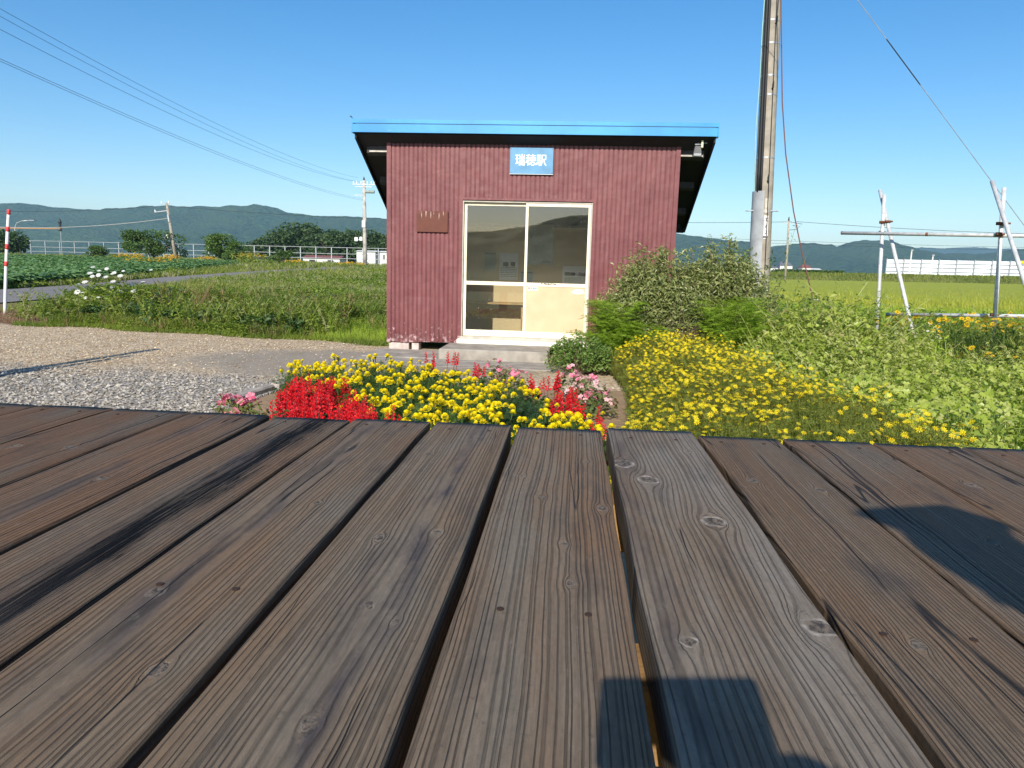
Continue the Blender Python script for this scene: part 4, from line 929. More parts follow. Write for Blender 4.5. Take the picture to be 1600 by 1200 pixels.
# ------------------------------------------------------------------ trees
def tree(x, y, w, h, label, group, seed, lm, trunk_h=.25, nleaf=3600, ls=.2, name='tree', z=None, cat='tree', depth=None):
    rg = np.random.default_rng(seed); z = float(land(x, y)) if z is None else z
    e = empty(name, (x, y, z), 0, label, cat, group); depth = depth or w*.8
    tb = MB(); tips = []; nl = 7
    tb.tube([(0, 0, -.1), (rg.uniform(-.03, .03)*w, 0, h*trunk_h), (rg.uniform(-.05, .05)*w, 0, h*.7)], [h*.035, h*.028, h*.01], 7)
    for j in range(nl):
        a = 6.28*j/nl+rg.uniform(-.3, .3); q = rg.uniform(.5, .85); p = (math.cos(a)*w*.5*q, math.sin(a)*depth*.5*q, h*rg.uniform(.45, .88))
        tb.tube([(0, 0, h*rg.uniform(.08, .4)), (p[0]*.45, p[1]*.45, p[2]*.7), p], [h*.018, h*.012, h*.004], 5)
    tb.build('trunk', M_bark, e)
    # clumps of foliage
    k_ = 22; ca = rg.uniform(0, 6.28, k_); cq = rg.uniform(0, 1, k_)**.5; ch = rg.uniform(.30, .90, k_); 
    R = np.sqrt(np.clip(1-((ch-.42)/.56)**2, .08, 1))
    C_ = np.stack([np.cos(ca)*cq*R*w*.42, np.sin(ca)*cq*R*depth*.42, ch*h], -1); cr = rg.uniform(.12, .22, k_)*min(w, h*1.6)
    which = rg.integers(0, k_, nleaf); d = rg.normal(size=(nleaf, 3)); d /= np.linalg.norm(d, axis=1)[:, None]
    P = C_[which]+d*(cr[which]*rg.uniform(.55, 1.05, nleaf)**.7)[:, None]*[1, 1, .6]
    P[:, 2] = np.maximum(P[:, 2], .05*h); P[:, 2] = np.minimum(P[:, 2], h)
    mb = MB(); scat(T_simple(.6), P, ls*rg.uniform(.6, 1.3, nleaf), rg.uniform(0, 6.28, nleaf), rg.uniform(0, 1.4, nleaf), mb=mb)
    mb.build('crown', lm, e); return e
L_tree = leafmat('tree_leaves', [(.04, .085, .022), (.075, .14, .03), (.11, .18, .045)], .5, .25)
L_tree2 = leafmat('far_tree_leaves', [(.035, .075, .025), (.075, .125, .04)], .6, .2)
L_bright = leafmat('bright_tree_leaves', [(.05, .10, .02), (.09, .16, .03), (.12, .20, .04)], .5, .3)
tree(-49.3, 73, 8.2, 3.6, 'round dark green roadside tree behind the leaning pole', None, 1, L_tree, .12, 7000, .26)
tree(-39.5, 71, 5.6, 3.2, 'round green tree just right of the one behind the leaning pole', None, 2, L_bright, .12, 5200, .26)
tree(-55.5, 72, 2.6, 1.7, 'small dark bush at the left foot of the round trees', None, 3, L_tree, .1, 1400, .22, 'bush', cat='bush')
tree(-36.6, 68, 3.4, 1.6, 'low dark bush at the right foot of the round green tree', None, 4, L_tree, .1, 1500, .22, 'bush', cat='bush')
tree(-31.5, 68, 3.6, 1.5, 'dark bush among reedy grass, right of the round trees', None, 6, L_tree, .1, 1500, .22, 'bush', cat='bush')
for i, (px, w, h, yy_) in enumerate([(418, 9, 4.6, 165), (447, 9, 6.2, 168), (470, 12, 8.2, 172), (498, 11, 7.2, 170), (520, 9, 6.6, 166), (545, 11, 6.6, 172), (568, 10, 6.8, 168), (592, 10, 6.2, 170), (612, 9, 5.6, 168), (8, 7, 3.4, 120)]):
    x = ray_xy(px, yy_)[0]
    lb = ['leftmost low', 'second from the left', 'tallest, third from the left', 'fourth from the left', 'fifth from the left', 'sixth from the left', 'seventh from the left', 'eighth, right of the tall pole', 'last, touching the shed wall', ''][i]
    tree(x, yy_, w*1.3, h*1.22+1.0, (lb+' tree of the dark far row behind the fence') if i < 9 else 'dark bush behind the bare fence at the far left edge', 'dark trees in the far row behind the fence' if i < 9 else None, 20+i, L_tree2, .15, 3200, .85, name='tree' if i < 9 else 'bush', z=.6, cat='tree' if i < 9 else 'bush')

# ------------------------------------------------------------------ poles and wires
M_pole = simple('weathered_concrete_pole', (.31, .275, .225), .85, var=.28, vs=5, bump=.002, bs=60)
M_poled = simple('stained_old_pole', (.44, .41, .37), .9, var=.5, vs=1.6)
M_ins = simple('white_porcelain', (.75, .76, .76), .3)
p1 = empty('utility_pole', (-22.8, 70, float(land(-22.8, 70))-.2), 0, 'tall mottled utility pole with crossarms and boxes, just left of the shed', 'utility pole')
MB().tube([(0, 0, 0), (-.05, 0, 5), (-.1, 0, 9.6)], [.24, .21, .17], 12).build('mast', M_poled, p1, smooth=True)
for z, L_ in ((9.15, 1.25), (8.9, .95)):
    b = MB().box((-.1-L_, -.14, z-.05), (-.1+L_, -.05, z+.05)); b.build('crossarm', M_metal, p1)
for x, z in ((-1.25, 9.3), (-.9, 9.3), (-.4, 9.3), (.3, 9.3), (.75, 9.3), (1.05, 9.3)):
    MB().tube([(x, -.1, z-.1), (x, -.1, z+.02), (x, -.1, z+.2)], [.04, .075, .04], 8).build('insulator', M_ins, p1)
MB().tube([(-.1, 0, 9.5), (-.1, 0, 9.75), (-.1, 0, 10.0)], [.13, .1, .02], 8).build('cap', M_black, p1)
b = MB(); b.tube([(.15, -.35, 8.35), (1.15, -.35, 8.35)], .17, 10); b.build('switch_box', simple('green_grey_box', (.25, .29, .27), .6), p1)
MB().box((-1.15, -.16, 7.95), (-.1, -.10, 8.03)).build('crossarm', M_metal, p1)
MB().box((-.30, -.30, 4.5), (.12, -.12, 5.3), bev=.03).build('meter_box', simple('pale_grey_box', (.55, .57, .58), .5), p1)
b = MB().box((-1.15, -.3, 3.0), (-.75, -.1, 3.45), bev=.05); b.build('loudspeaker', M_white, p1)
MB().box((-.6, -.25, 3.05), (-.25, -.1, 3.5), bev=.05).build('loudspeaker', M_white, p1); MB().box((-1.0, -.12, 3.15), (-.1, -.06, 3.21)).build('crossarm', M_metal, p1)
for dz in (2.0, 2.7): MB().tube([(-.06, 0, dz), (-.06, 0, dz+.06)], .185, 12).build('band', M_metal, p1)
p2 = empty('utility_pole', (-46.2, 72.5, float(land(-46.2, 72.5))-.1), 0, 'thin grey utility pole leaning to the left in front of the round tree', 'utility pole'); p2.rotation_euler = (0, math.radians(-7.2), 0)
MB().tube([(0, 0, 0), (0, 0, 3), (0, 0, 6.9)], [.20, .17, .14], 10).build('mast', M_pole, p2, smooth=True)
MB().box((-1.6, -.14, 5.95), (0, -.06, 6.05)).build('crossarm', M_metal, p2); MB().box((-1.1, -.14, 2.7), (.1, -.06, 2.78)).build('crossarm', M_metal, p2)
for x, z in ((-.55, 6.95), (.3, 6.9), (-1.5, 6.1), (-.9, 2.85), (-.6, 2.85)): MB().tube([(x, -.1, z-.12), (x, -.1, z+.02), (x, -.1, z+.18)], [.04, .07, .03], 7).build('insulator', M_ins, p2)
MB().box((-.6, -.12, 6.72), (.35, -.06, 6.80)).build('crossarm', M_metal, p2)
MB().box((-.55, -.3, 2.85), (-.25, -.1, 3.3), bev=.04).build('junction_box', M_white, p2); MB().tube([(0, -.14, 4.7), (0, -.14, 5.5)], .13, 8).build('transformer', M_metal, p2)
p3 = empty('utility_pole', (28.6, 90, float(land(28.6, 90))-.1), 0, 'small distant utility pole standing in the rice field behind the weeds', 'utility pole')
MB().tube([(0, 0, 0), (0, 0, 4), (-.15, 0, 8.3)], [.17, .14, .1], 10).build('mast', M_pole, p3, smooth=True); MB().tube([(-.15, 0, 8.3), (-.15, 0, 8.8)], [.12, .05], 8).build('cap', M_black, p3)
MB().tube([(-.15, 0, 8.2), (1.6, -.1, 7.9), (.9, -.1, 7.2), (0, -.1, 7.1)], .035, 5).build('wire_loop', M_wire, p3)
MB().box((-1., -.05, 8.0), (.6, .03, 8.1)).build('crossarm', M_metal, p3)
def wire(pts, r, label, group=None, name='power_line', n=6, mat=None, cat='wire'): o = MB().tube(pts, r, n).build(name, mat or M_wire); tag(o, label, cat, group); return o
for i, (x0, c, lb) in enumerate([(-23.4, (.001168, -.082408, 10.8138), 'topmost'), (-23.9, (.001145, -.086768, 10.8813), 'second from the top'), (-22.4, (.001286, -.079891, 9.5568), 'third from the top'),
                                (-22.9, (.000827, -.059289, 8.5934), 'fourth'), (-22.8, (.00088, -.064049, 8.5342), 'lowest')]):
    ys = np.linspace(-12, 69.8, 40); wire([(x0-3.2/55*(y-70), y, c[0]*y*y+c[1]*y+c[2]) for y in ys], .0075, lb+' of the overhead wires sloping down to the tall mottled pole', 'overhead wires from the upper left')
def sag(a, b, s, n=24): return [tuple(np.array(a)*(1-t)+np.array(b)*t-np.array([0, 0, s*4*t*(1-t)])) for t in np.linspace(0, 1, n)]
wire(sag((-90, 78, 7.6), (-46.9, 72.5, 7.6), .9), .022, 'thin dark wire across the mountain, left of the leaning pole')
wire(sag((-46.9, 72.5, 7.55), (-10, 80, 7.2), .45), .022, 'thin dark wire across the mountain, right of the leaning pole')
wire(sag((-90, 78, 6.4), (-46.8, 72.5, 6.15), 1.5), .03, 'pale sagging cable ending at the arm of the leaning pole', mat=simple('pale_cable', (.40, .38, .36), .6))
wire([(-85, 77.6, 4.9), (-72, 77.5, 4.75), (-64, 77.5, 4.85)], .05, 'rusty orange pipe stretch of cable near the top of the red and white pole', mat=simple('orange_sheath', (.45, .22, .08), .6), name='cable')
wire(sag((-10, 90, 8.2), (28.3, 90, 8.55), .3), .028, 'distant wire joining the shed edge to the small field pole')
wire(sag((29.5, 90, 8.6), (110, 90, 9.4), 1.3), .028, 'distant wire running right from the small field pole')
for k_, (z0_, lb) in enumerate([(6.8, 'upper'), (6.35, 'lower')]): wire(sag((20, 110, z0_+.5), (130, 110, z0_+1.2), .7), .022, lb+' of two faint wires low in the sky over the rice')
# curved street lamp, far left
s_ = empty('street_lamp', (-103.5, 120, 1.3), 0, 'far curved grey street lamp beside the red and white pole', 'street lamp')
MB().tube([(0, 0, 0), (-.6, 0, 3.5), (-.9, 0, 5.2), (-.4, 0, 6.2), (.6, 0, 6.6), (2.2, 0, 6.75)], [.16, .13, .11, .1, .09, .08], 8).build('mast', M_metal, s_, smooth=True)
MB().box((2.2, -.2, 6.65), (3.2, .2, 6.85), bev=.05).build('lamp_head', M_metal, s_)
s_ = empty('signal_post', (-94.6, 119, 1.3), 0, 'tiny dark signal post standing against the mountain at the far left', 'signal'); MB().tube([(0, 0, 0), (0, 0, 7.0)], .05, 6).build('mast', M_metal, s_)
MB().tube([(0, 0, 4.9), (0, 0, 5.0), (0, 0, 5.3), (0, 0, 5.6), (0, 0, 6.2), (0, 0, 6.5), (0, 0, 7.2)], [.1, .35, .12, .2, .2, .3, .05], 8).build('signal_head', M_black, s_)

# big concrete pole right of the shed
bp = empty('utility_pole', (3.50, 3.0, -.05), 0, 'big concrete utility pole with grey cable guard, rising right of the shed out of view', 'utility pole')
top = (-.26, 0, 9.4)
def onp(z): return -.155*(z-.8)/4.8 if z > .8 else 0
zs_ = np.linspace(0, 9.2, 20)
MB().tube([(onp(z)*1.0, 0, z) for z in zs_], [.165-.0062*z for z in zs_], 24).build('mast', M_pole, bp, smooth=True)
V = []; m_ = 14; zz_ = np.linspace(.0, 2.62, 10)
b = MB()
for z in zz_:
    r = .17-.0062*z
    for j in range(m_+1):
        a = math.radians(150+110*j/m_); V.append((onp(z)+math.cos(a)*(r+.032), math.sin(a)*(r+.032), z))
for z in zz_:
    r = .17-.0062*z
    for j in range(m_+1):
        a = math.radians(150+110*j/m_); V.append((onp(z)+math.cos(a)*(r-.004), math.sin(a)*(r-.004), z))
n1_ = m_+1; o_ = len(zz_)*n1_
Q = [(i*n1_+j, i*n1_+j+1, (i+1)*n1_+j+1, (i+1)*n1_+j) for i in range(len(zz_)-1) for j in range(m_)]
Q += [(i*n1_, (i+1)*n1_, (i+1)*n1_+o_, i*n1_+o_) for i in range(len(zz_)-1)]+[(i*n1_+m_, i*n1_+m_+o_, (i+1)*n1_+m_+o_, (i+1)*n1_+m_) for i in range(len(zz_)-1)]
Q += [((len(zz_)-1)*n1_+j, (len(zz_)-1)*n1_+j+1, (len(zz_)-1)*n1_+j+1+o_, (len(zz_)-1)*n1_+j+o_) for j in range(m_)]
MB().add(V, Q).build('cable_guard', simple('grey_cable_guard', (.33, .345, .36), .6, var=.22, vs=4, spec=.3), bp, smooth=False)
def offz(z, a, d): r = .165-.0062*z+d; return (onp(z)+math.cos(a)*r, math.sin(a)*r, z)
for a, d, r, m_ in ((math.radians(238), .014, .022, M_black), (math.radians(222), .018, .024, M_black), (math.radians(283), .008, .008, M_black)):
    zq = np.linspace(.2 if a > 4.9 else 2.6, 9.2, 22); MB().tube([offz(z, a, d) for z in zq], r, 8).build('cable', m_, bp, smooth=True)
zq = np.concatenate([np.linspace(2.3, 2.9, 4), np.linspace(3.1, 5.0, 8), np.linspace(5.2, 9.2, 10)])
MB().tube([offz(z, math.radians(196), .022+.03*math.exp(-((z-3.6)/.9)**2)+.006*math.sin(z*4)) for z in zq], .009, 6).build('cable', simple('pale_green_cable', (.30, .50, .48), .5), bp, smooth=True)
for z in (2.28, 3.15, 4.15, 4.45, 4.95, 5.3): MB().tube([(onp(z), 0, z), (onp(z), 0, z+.022)], .165-.0062*z+.004, 24).build('band', M_metal if z > 2.3 else M_metal, bp)
b = MB()
for z in (2.15, 2.35): b.tube([(onp(z)-.02, -.17, z), (onp(z)+.24, -.16, z)], .009, 6)
MB().tube([(onp(2.3)-.30, -.05, 2.3), (onp(2.3)+.22, -.12, 2.3)], .012, 6).build('strap_bolt', M_metal, bp)
for z, a in ((2.78, 275), (4.25, 278), (5.25, 282)): MB().tube([offz(z, math.radians(a), .0), offz(z, math.radians(a), .05), offz(z+.10, math.radians(a), .05)], .012, 6).build('step_bolt', M_black, bp)
# number plates wrapped on the mast, facing the platform
def plate(z0, z1, aw, mat):
    V = []; nn = 10
    for z in (z0, z1):
        for j in range(nn+1): V.append(offz(z, math.radians(-82-aw+2*aw*j/nn), .006))
    return MB().add(V, [(j, j+1, nn+2+j, nn+1+j) for j in range(nn)]).build('number_plate', mat, bp)
plate(1.84, 2.22, 13, M_wpaper); plate(2.26, 2.50, 11, simple('worn_plate_paint', (.50, .47, .40), .7, var=.3, vs=25))
M_pink = simple('dark_plate_letters', (.12, .11, .11), .6)
for ch, z in (('エ', 2.15), ('6', 2.04), ('2', 1.94)):
    p = offz(z, math.radians(-82), .0085); t_ = textmesh(ch, .085, p, M_pink, bp, bold=.001, rot=(math.pi/2, 0, math.radians(8)))
MB().box((onp(1.86)-.02, -.166, 1.855), (onp(1.86)+.06, -.163, 1.885)).build('plate_foot_marks', M_pink, bp)
# wires from the pole
wire([(3.37, 2.55, 5.9), (3.37, 2.6, 5.46), (3.52, 2.6, 3.92), (3.64, 2.6, 3.13), (3.84, 2.6, 2.23), (4.02, 2.6, 1.61), (4.25, 2.6, .89), (4.45, 2.6, .1)], .010, 'reddish brown wire hanging in a curve right of the big concrete pole', mat=simple('reddish_wire', (.16, .07, .06), .6), name='hanging_wire')
g0_, g1_ = np.array(ray_xy(1340, 1.0, 0)), np.array(ray_xy(1600, 1.0, 352))
dd = (g1_-g0_); ga, gb = g0_-dd*.5, g1_+dd*.45
gw = MB().tube([tuple(ga), tuple(gb)], .0048, 6).build('guy_wire', M_metal); tag(gw, 'thin steel guy wire running diagonally down past the right pipe frame', 'wire')
gs = g0_+dd*.17; ge = g0_+dd*.37; MB().tube([tuple(gs), tuple(ge)], .0075, 8).build('wire_sleeve', M_black, gw)

# ------------------------------------------------------------------ pipe frame
M_pipe = simple('galvanised_pipe', (.52, .53, .53), .5, .12, var=.18, vs=18)
pf = empty('pipe_frame', (0, 0, 0), 0, 'rack of galvanised scaffold pipes with rusty clamps standing in the weeds at right', 'pipe rack')
def W(px, py, y): return tuple(ray_xy(px, y, py))
def ext(a, b, z=0.): a = np.array(a); b = np.array(b); t = (z-b[2])/(a[2]-b[2]); return tuple(b+(a-b)*t)
for nm, a, b_, r in (('upright', W(1372, 475, .3), W(1382, 304, .3), .0243), ('brace', W(1425, 515, -.35), W(1375, 297, .45), .0243), ('upright', W(1553, 515, -.75), W(1569, 293, -.75), .0243), ('brace', W(1600, 438, -1.35), W(1550, 283, -.6), .0243)):
    MB().tube([ext(a, b_), b_], r, 14).build(nm, M_pipe, pf, smooth=True)
ra = W(1315, 364, .42); rb_ = W(1600, 368.5, -.9); rd_ = np.array(rb_)-np.array(ra); MB().tube([ra, tuple(np.array(ra)+rd_*1.5)], .0225, 12).build('rail', M_pipe, pf, smooth=True)
ra2 = W(1385, 491, .42); rb2 = W(1600, 494, -.8); rd2 = np.array(rb2)-np.array(ra2); MB().tube([ra2, tuple(np.array(ra2)+rd2*1.5)], .0225, 12).build('rail', M_pipe, pf, smooth=True)
for px, py, y, h in ((1380, 347, .3, .035), (1389, 346, .25, .03), (1379, 363, .33, .04), (1564, 349, -.75, .035), (1572, 349, -.8, .03), (1563, 366, -.78, .045), (1554, 492, -.72, .035)):
    p = W(px, py, y-.03); b = MB(); b.tube([(p[0], p[1]+.03, p[2]-h/2), (p[0], p[1]+.03, p[2]+h/2)], .036, 10); b.tube([(p[0]-.045, p[1]-.005, p[2]), (p[0]+.045, p[1]-.005, p[2])], .012, 6); b.build('clamp', M_rust, pf)
MB().tube([W(1592, 367.6, -.86), tuple(np.array(W(1592, 367.6, -.86))+rd_/np.linalg.norm(rd_)*.15)], .024, 10)
MB().tube([tuple(np.array(ra)-rd_*.002), tuple(np.array(ra)+rd_*.006)], .0235, 12).build('rusty_end', M_rust, pf)
MB().tube([tuple(np.array(ra)+rd_*.50), tuple(np.array(ra)+rd_*.515)], .0232, 12).build('rusty_patch', M_rust, pf)

# snow pole
rp_ = empty('snow_pole', (-10.95, 3.69, 0), 0, 'red and white banded snow pole leaning slightly at the left edge', 'marker pole')
q0 = np.array((0, 0, 0.)); q1 = np.array((.26, 0, 2.05)); mid = np.array((.10, 0, 1.0))
def bz(t): return tuple(q0*(1-t)**2+2*t*(1-t)*mid+q1*t*t)
MB().tube([bz(t) for t in np.linspace(0, 1, 14)], .030, 12).build('shaft', M_white, rp_, smooth=True)
M_redp = simple('faded_red_band', (.55, .045, .05), .5, var=.25, vs=12)
for t0, t1 in ((.955, 1.003), (.80, .845), (.635, .685), (.475, .52)): MB().tube([bz(t) for t in np.linspace(t0, t1, 4)], .0315, 12).build('red_band', M_redp, rp_, smooth=True)
# post beyond the left edge that throws the long shadow over the gravel
sp_ = empty('wooden_post', (-5.45, -5.25, 0), 0, 'slim wooden post whose long dark shadow crosses the gravel at left', 'post')
MB().tube([(0, 0, 0), (.0, 0, 2.58)], [.075, .055], 12).build('mast', M_bark, sp_, smooth=True)
MB().tube([(.22, .1, 0), (.17, .1, 2.1)], .04, 8).build('stay', M_bark, sp_, smooth=True)
MB().tube([(.40, .0, 0), (.06, .0, 1.55)], .03, 8).build('brace', M_bark, sp_, smooth=True)

# ------------------------------------------------------------------ fences, barn, town
fn_ = empty('guard_fence', (0, 0, 0), 0, 'long bare steel fence of posts and rails in front of the mountains at left', 'fence')
fx = np.arange(-128, -30, 3.12)
fz = lambda x: np.interp(x, [-130, -30], [1.45, 1.75])
b_all = []
for x in fx: MB().box((x-.07, 129.9, float(fz(x))-.6), (x+.07, 130.1, float(fz(x))+3.12)).build('post', M_metal, fn_)
for dz in (3.05, 1.85, .95): 
    MB().tube([(fx[0], 129.85, fz(fx[0])+dz), (fx[-1], 129.85, fz(fx[-1])+dz)], .055, 6).build('rail', M_metal, fn_)
f2 = empty('snow_fence', (0, 0, 0), 0, 'white panelled snow fence on the grassy embankment at right', 'fence')
xs_ = np.arange(57.9, 105, 3.1)
M_fw = simple('white_fence_panel', (.66, .68, .70), .5, var=.08, vs=.6)
for i, x in enumerate(xs_):
    z0_ = 2.2+(x-57.9)*.008; MB().box((x-.08, 129.8, z0_-.6), (x+.08, 130.02, z0_+3.1)).build('post', M_metal, f2)
    if i < len(xs_)-1:
        for j in range(4):
            V = [(x+.1, 130.0, z0_+.1+j*.75), (x+3., 130.0, z0_+.1+j*.75), (x+3., 130.14, z0_+.72+j*.75), (x+.1, 130.14, z0_+.72+j*.75)]; V += [(a, b+.05, c) for a, b, c in V]
            MB().add(V, [(0, 1, 2, 3), (7, 6, 5, 4), (0, 4, 5, 1), (1, 5, 6, 2), (2, 6, 7, 3), (3, 7, 4, 0)]).build('panel', M_fw, f2)
MB().box((81.2, 129.7, 5.0), (82.1, 129.78, 5.5)).build('yellow_plate', simple('yellow_plate_paint', (.7, .5, .03), .5), f2)
M_winm = simple('dark_window', (.03, .035, .04), .3)
def house(x, y, z, w, d, h, rh, wall, roof_, label, cat='house', group=None, name='house', nwin=3):
    e = empty(name, (x, y, z), 0, label, cat, group)
    MB().box((0, 0, -1), (w, d, h)).build('wall', wall, e)
    V = [(-.3, -.3, h), (w+.3, -.3, h), (w+.3, d+.3, h), (-.3, d+.3, h), (w*.15 if rh > 1 else -.2, d/2, h+rh), (w*.85 if rh > 1 else w+.2, d/2, h+rh)]
    MB().add(V, [(0, 1, 5, 4), (2, 3, 4, 5), (3, 2, 1, 0)], [(1, 2, 5), (3, 0, 4)]).build('roof', roof_, e)
    for i in range(nwin): xx = w*(i+.5)/nwin; MB().box((xx-w*.08, -.06, h*.35), (xx+w*.08, -.01, h*.75)).build('window', M_winm, e)
m_w = simple('house_white', (.62, .62, .60), .7); m_r = simple('red_roof', (.20, .075, .065), .6); m_g = simple('grey_roof', (.12, .13, .15), .6); m_b = simple('pale_blue_wall', (.35, .45, .52), .7)
house(-60.2, 150, 1.5, 8.4, 5, 1.3, .7, m_w, m_r, 'low far building with a faded red roof behind the bare fence', 'barn', name='barn', nwin=2)
house(-47.3, 148, 1.9, 4.2, 3, 2.6, .3, m_w, m_w, 'small white flat-roofed shed behind the fence, left of the tall pole', 'shed', name='small_building', nwin=1)
house(-42.4, 149, 2., 2.0, 3, 2.5, .3, m_w, m_w, 'narrow white shed behind the fence, just right of the tall pole', 'shed', name='small_building', nwin=1)
for i, (px, w, h, rh, wl, rf, lb) in enumerate([(1204, 7, 4.2, 1.2, m_w, m_g, 'first white house at the left end of the distant row'), (1219, 11, 5.4, 2.2, m_w, m_g, 'long house with a dark grey roof behind the small field pole'), (1240, 9, 3.2, .6, m_b, m_w, 'low pale blue shed in the distant row'),
        (1254, 8, 4.6, 1.8, m_w, m_r, 'taller house with a dull red roof in the distant row'), (1268, 9, 3.8, .8, m_w, m_w, 'white flat building right of the reddish roof'), (1284, 9, 3.2, .8, m_b, m_g, 'low pale building at the right end of the distant row')]):
    house(ray_xy(px, 400)[0], 400, 1.8, w*.6, 8, h*1.05+.6, rh, wl, rf, lb, 'house', 'distant houses beyond the rice field')
t_ = empty('ski_jump', (797, 2380, 40), 0, 'tiny white slanting tower on the distant forested hillside', 'tower')
MB().add([(0, 0, 0), (9, 0, 0), (20, 30, 44), (10, 30, 44), (0, 6, 0), (9, 6, 0), (20, 36, 44), (10, 36, 44)], [(3, 2, 1, 0), (4, 5, 6, 7), (0, 1, 5, 4), (1, 2, 6, 5), (2, 3, 7, 6), (3, 0, 4, 7)]).build('ramp', m_w, t_)
MB().box((4, 30, 38), (26, 42, 50)).build('tower_head', m_w, t_)
for i, (px, h, lb) in enumerate([(1422, 5.6, 'left'), (1456, 4.6, 'right')]):
    e = empty('mast', (ray_xy(px, 160)[0], 160, 1.5), 0, lb+' of two thin white posts rising behind the white fence', 'mast', 'thin posts behind the white fence')
    MB().tube([(0, 0, 0), (0, 0, h+1)], .16, 6).build('shaft', m_w, e); MB().box((-.25, -.25, h+.9), (.25, .25, h+1.2)).build('cap', M_metal, e)
# embankment and field-edge grass
mb = MB(); n = 9000; x = U(16, 110, n); y = U(112, 133, n); scat(T_tuft(6, .8, .12, 31), np.stack([x, y, land(x, y)], -1), U(.35, .75, n), U(0, 6.28, n), mb=mb)
tag(mb.build('embankment_grass', L_field), 'dark green grass on the embankment between the rice and the white fence', 'grass', kind='stuff')
mb = MB(); n = 16000; t = U(0, 1, n); y = 12.6/(1-t*(1-12.6/60.)); x = .277+(y+9.8)*U(.2, .75, n); rz_ = ricez(x, y)
scat(T_tuft(6, .5, .05, 32), np.stack([x, y, rz_-.25], -1), U(.35, .45, n), U(0, 6.28, n), mb=mb)
tag(mb.build('rice_plants', leafmat('rice_leaves', [(.28, .31, .03), (.40, .42, .05), (.48, .46, .09)], .6, .35)), 'yellowing rice plants filling the field behind the weeds', 'crop', kind='stuff')
mb = MB(); n = 420; x = U(38, 50, n); y = U(128, 131, n); scat(T_bush(14, 3), np.stack([x, y, land(x, y)], -1), U(.6, 1.3, n), U(0, 6.28, n), mb=mb)
tag(mb.build('hedge', L_tree), 'low dark hedge on the embankment at the left end of the white fence', 'hedge')

# ------------------------------------------------------------------ flower bed
def inpoly(x, y, P):
    x = np.asarray(x); y = np.asarray(y); c = np.zeros(x.shape, bool); n = len(P)
    for i in range(n):
        x1, y1 = P[i]; x2, y2 = P[(i+1) % n]
        c ^= ((y1 > y) != (y2 > y)) & (x < (x2-x1)*(y-y1)/(y2-y1+1e-12)+x1)
    return c
def poisson(P, d, tries=4000, seed=1, avoid=()):
    r = random.Random(seed); xs = [p[0] for p in P]; ys = [p[1] for p in P]; out = []
    for _ in range(tries):
        x = r.uniform(min(xs), max(xs)); y = r.uniform(min(ys), max(ys))
        if not inpoly(np.array([x]), np.array([y]), P)[0]: continue
        if any((x-a)**2+(y-b)**2 < q*q for a, b, q in avoid): continue
        if all((x-a)**2+(y-b)**2 > d*d for a, b in out): out.append((x, y))
    return out
def newobj(name, src, parent, loc, rz=0, s=1., rx=0, ry=0):
    o = bpy.data.objects.new(name, src); COL.objects.link(o); o.parent = parent; o.location = loc; o.rotation_euler = (rx, ry, rz); o.scale = (s, s, s); return o
def meshonly(mb, mats, name, smooth=False):
    o = mb.build(name, mats, smooth=smooth); me = o.data; bpy.data.objects.remove(o); return me
M_mari = leafmat('marigold_petals', [(.90, .72, .004), (.95, .84, .02), (.93, .77, .008)], .6, .35, tcol=(1, 1, .5))
M_sal = leafmat('scarlet_florets', [(.62, .006, .012), (.80, .015, .02), (.70, .01, .03)], .5, .3, tcol=(1, .6, .6))
M_pink = leafmat('pink_petals', [(.72, .16, .26), (.85, .32, .40), (.60, .05, .16)], .6, .3, tcol=(1, .9, .9))
def marigold(seed):
    r = np.random.default_rng(seed); mb = MB()
    for ring, (R_, n_, z_, tl) in enumerate([(.0245, 13, -.003, 1.45), (.021, 12, .002, 1.15), (.0165, 11, .006, .85), (.012, 9, .009, .55), (.007, 7, .011, .25)]):
        a = 2*np.pi*np.arange(n_)/n_+r.uniform(0, 1); 
        P = np.stack([np.cos(a)*R_*.55, np.sin(a)*R_*.55, np.full(n_, z_)], -1); d = np.stack([np.cos(a)*np.sin(tl), np.sin(a)*np.sin(tl), np.full(n_, np.cos(tl))], -1)
        V = [(0, 0, 0), (-.55, .04, .55), (-.2, .1, .95), (.25, -.05, 1.), (.55, .05, .6)]
        scat((V, [], [(0, 4, 1), (1, 4, 2), (2, 4, 3)]), P, .0125*r.uniform(.85, 1.25, n_), a+1.57, dirs=d+r.normal(size=(n_, 3))*.12, mb=mb)
    mb.tube([(0, 0, -.05), (0, 0, -.012), (0, 0, -.003)], [.0025, .005, .010], 6, m=1)
    return meshonly(mb, [M_mari, L_dark], 'marigold_flower')
FM = [marigold(i) for i in range(4)]
def leafball(seed, r_, h, n, tp, ls, mats, name, flat_=.55):
    rg = np.random.default_rng(seed); a = rg.uniform(0, 6.28, n); q = rg.uniform(0, 1, n)**.5; z = h*rg.uniform(.1, 1, n)*(1-.35*q*q)
    mb = MB(); scat(tp, np.stack([q*r_*np.cos(a), q*r_*np.sin(a), z], -1), ls*rg.uniform(.6, 1.3, n), rg.uniform(0, 6.28, n), rg.uniform(0, 1.5, n)*flat_*1.6, mb=mb)
    return meshonly(mb, mats, name)
def T_feather(k_=5):
    mb = MB()
    for i in range(k_):
        y = .15+.8*i/k_
        for s in (-1, 1): mb.add([(0, y, 0), (s*.28*(1-y*.5), y+.16, .05), (s*.30*(1-y*.5), y+.24, .03), (0, y+.07, 0)], [(0, 1, 2, 3)])
    mb.add([(-.015, 0, 0), (.015, 0, 0), (.01, 1, 0), (-.01, 1, 0)], [(0, 1, 2, 3)])
    return np.concatenate(mb.v), np.concatenate(mb.q), []
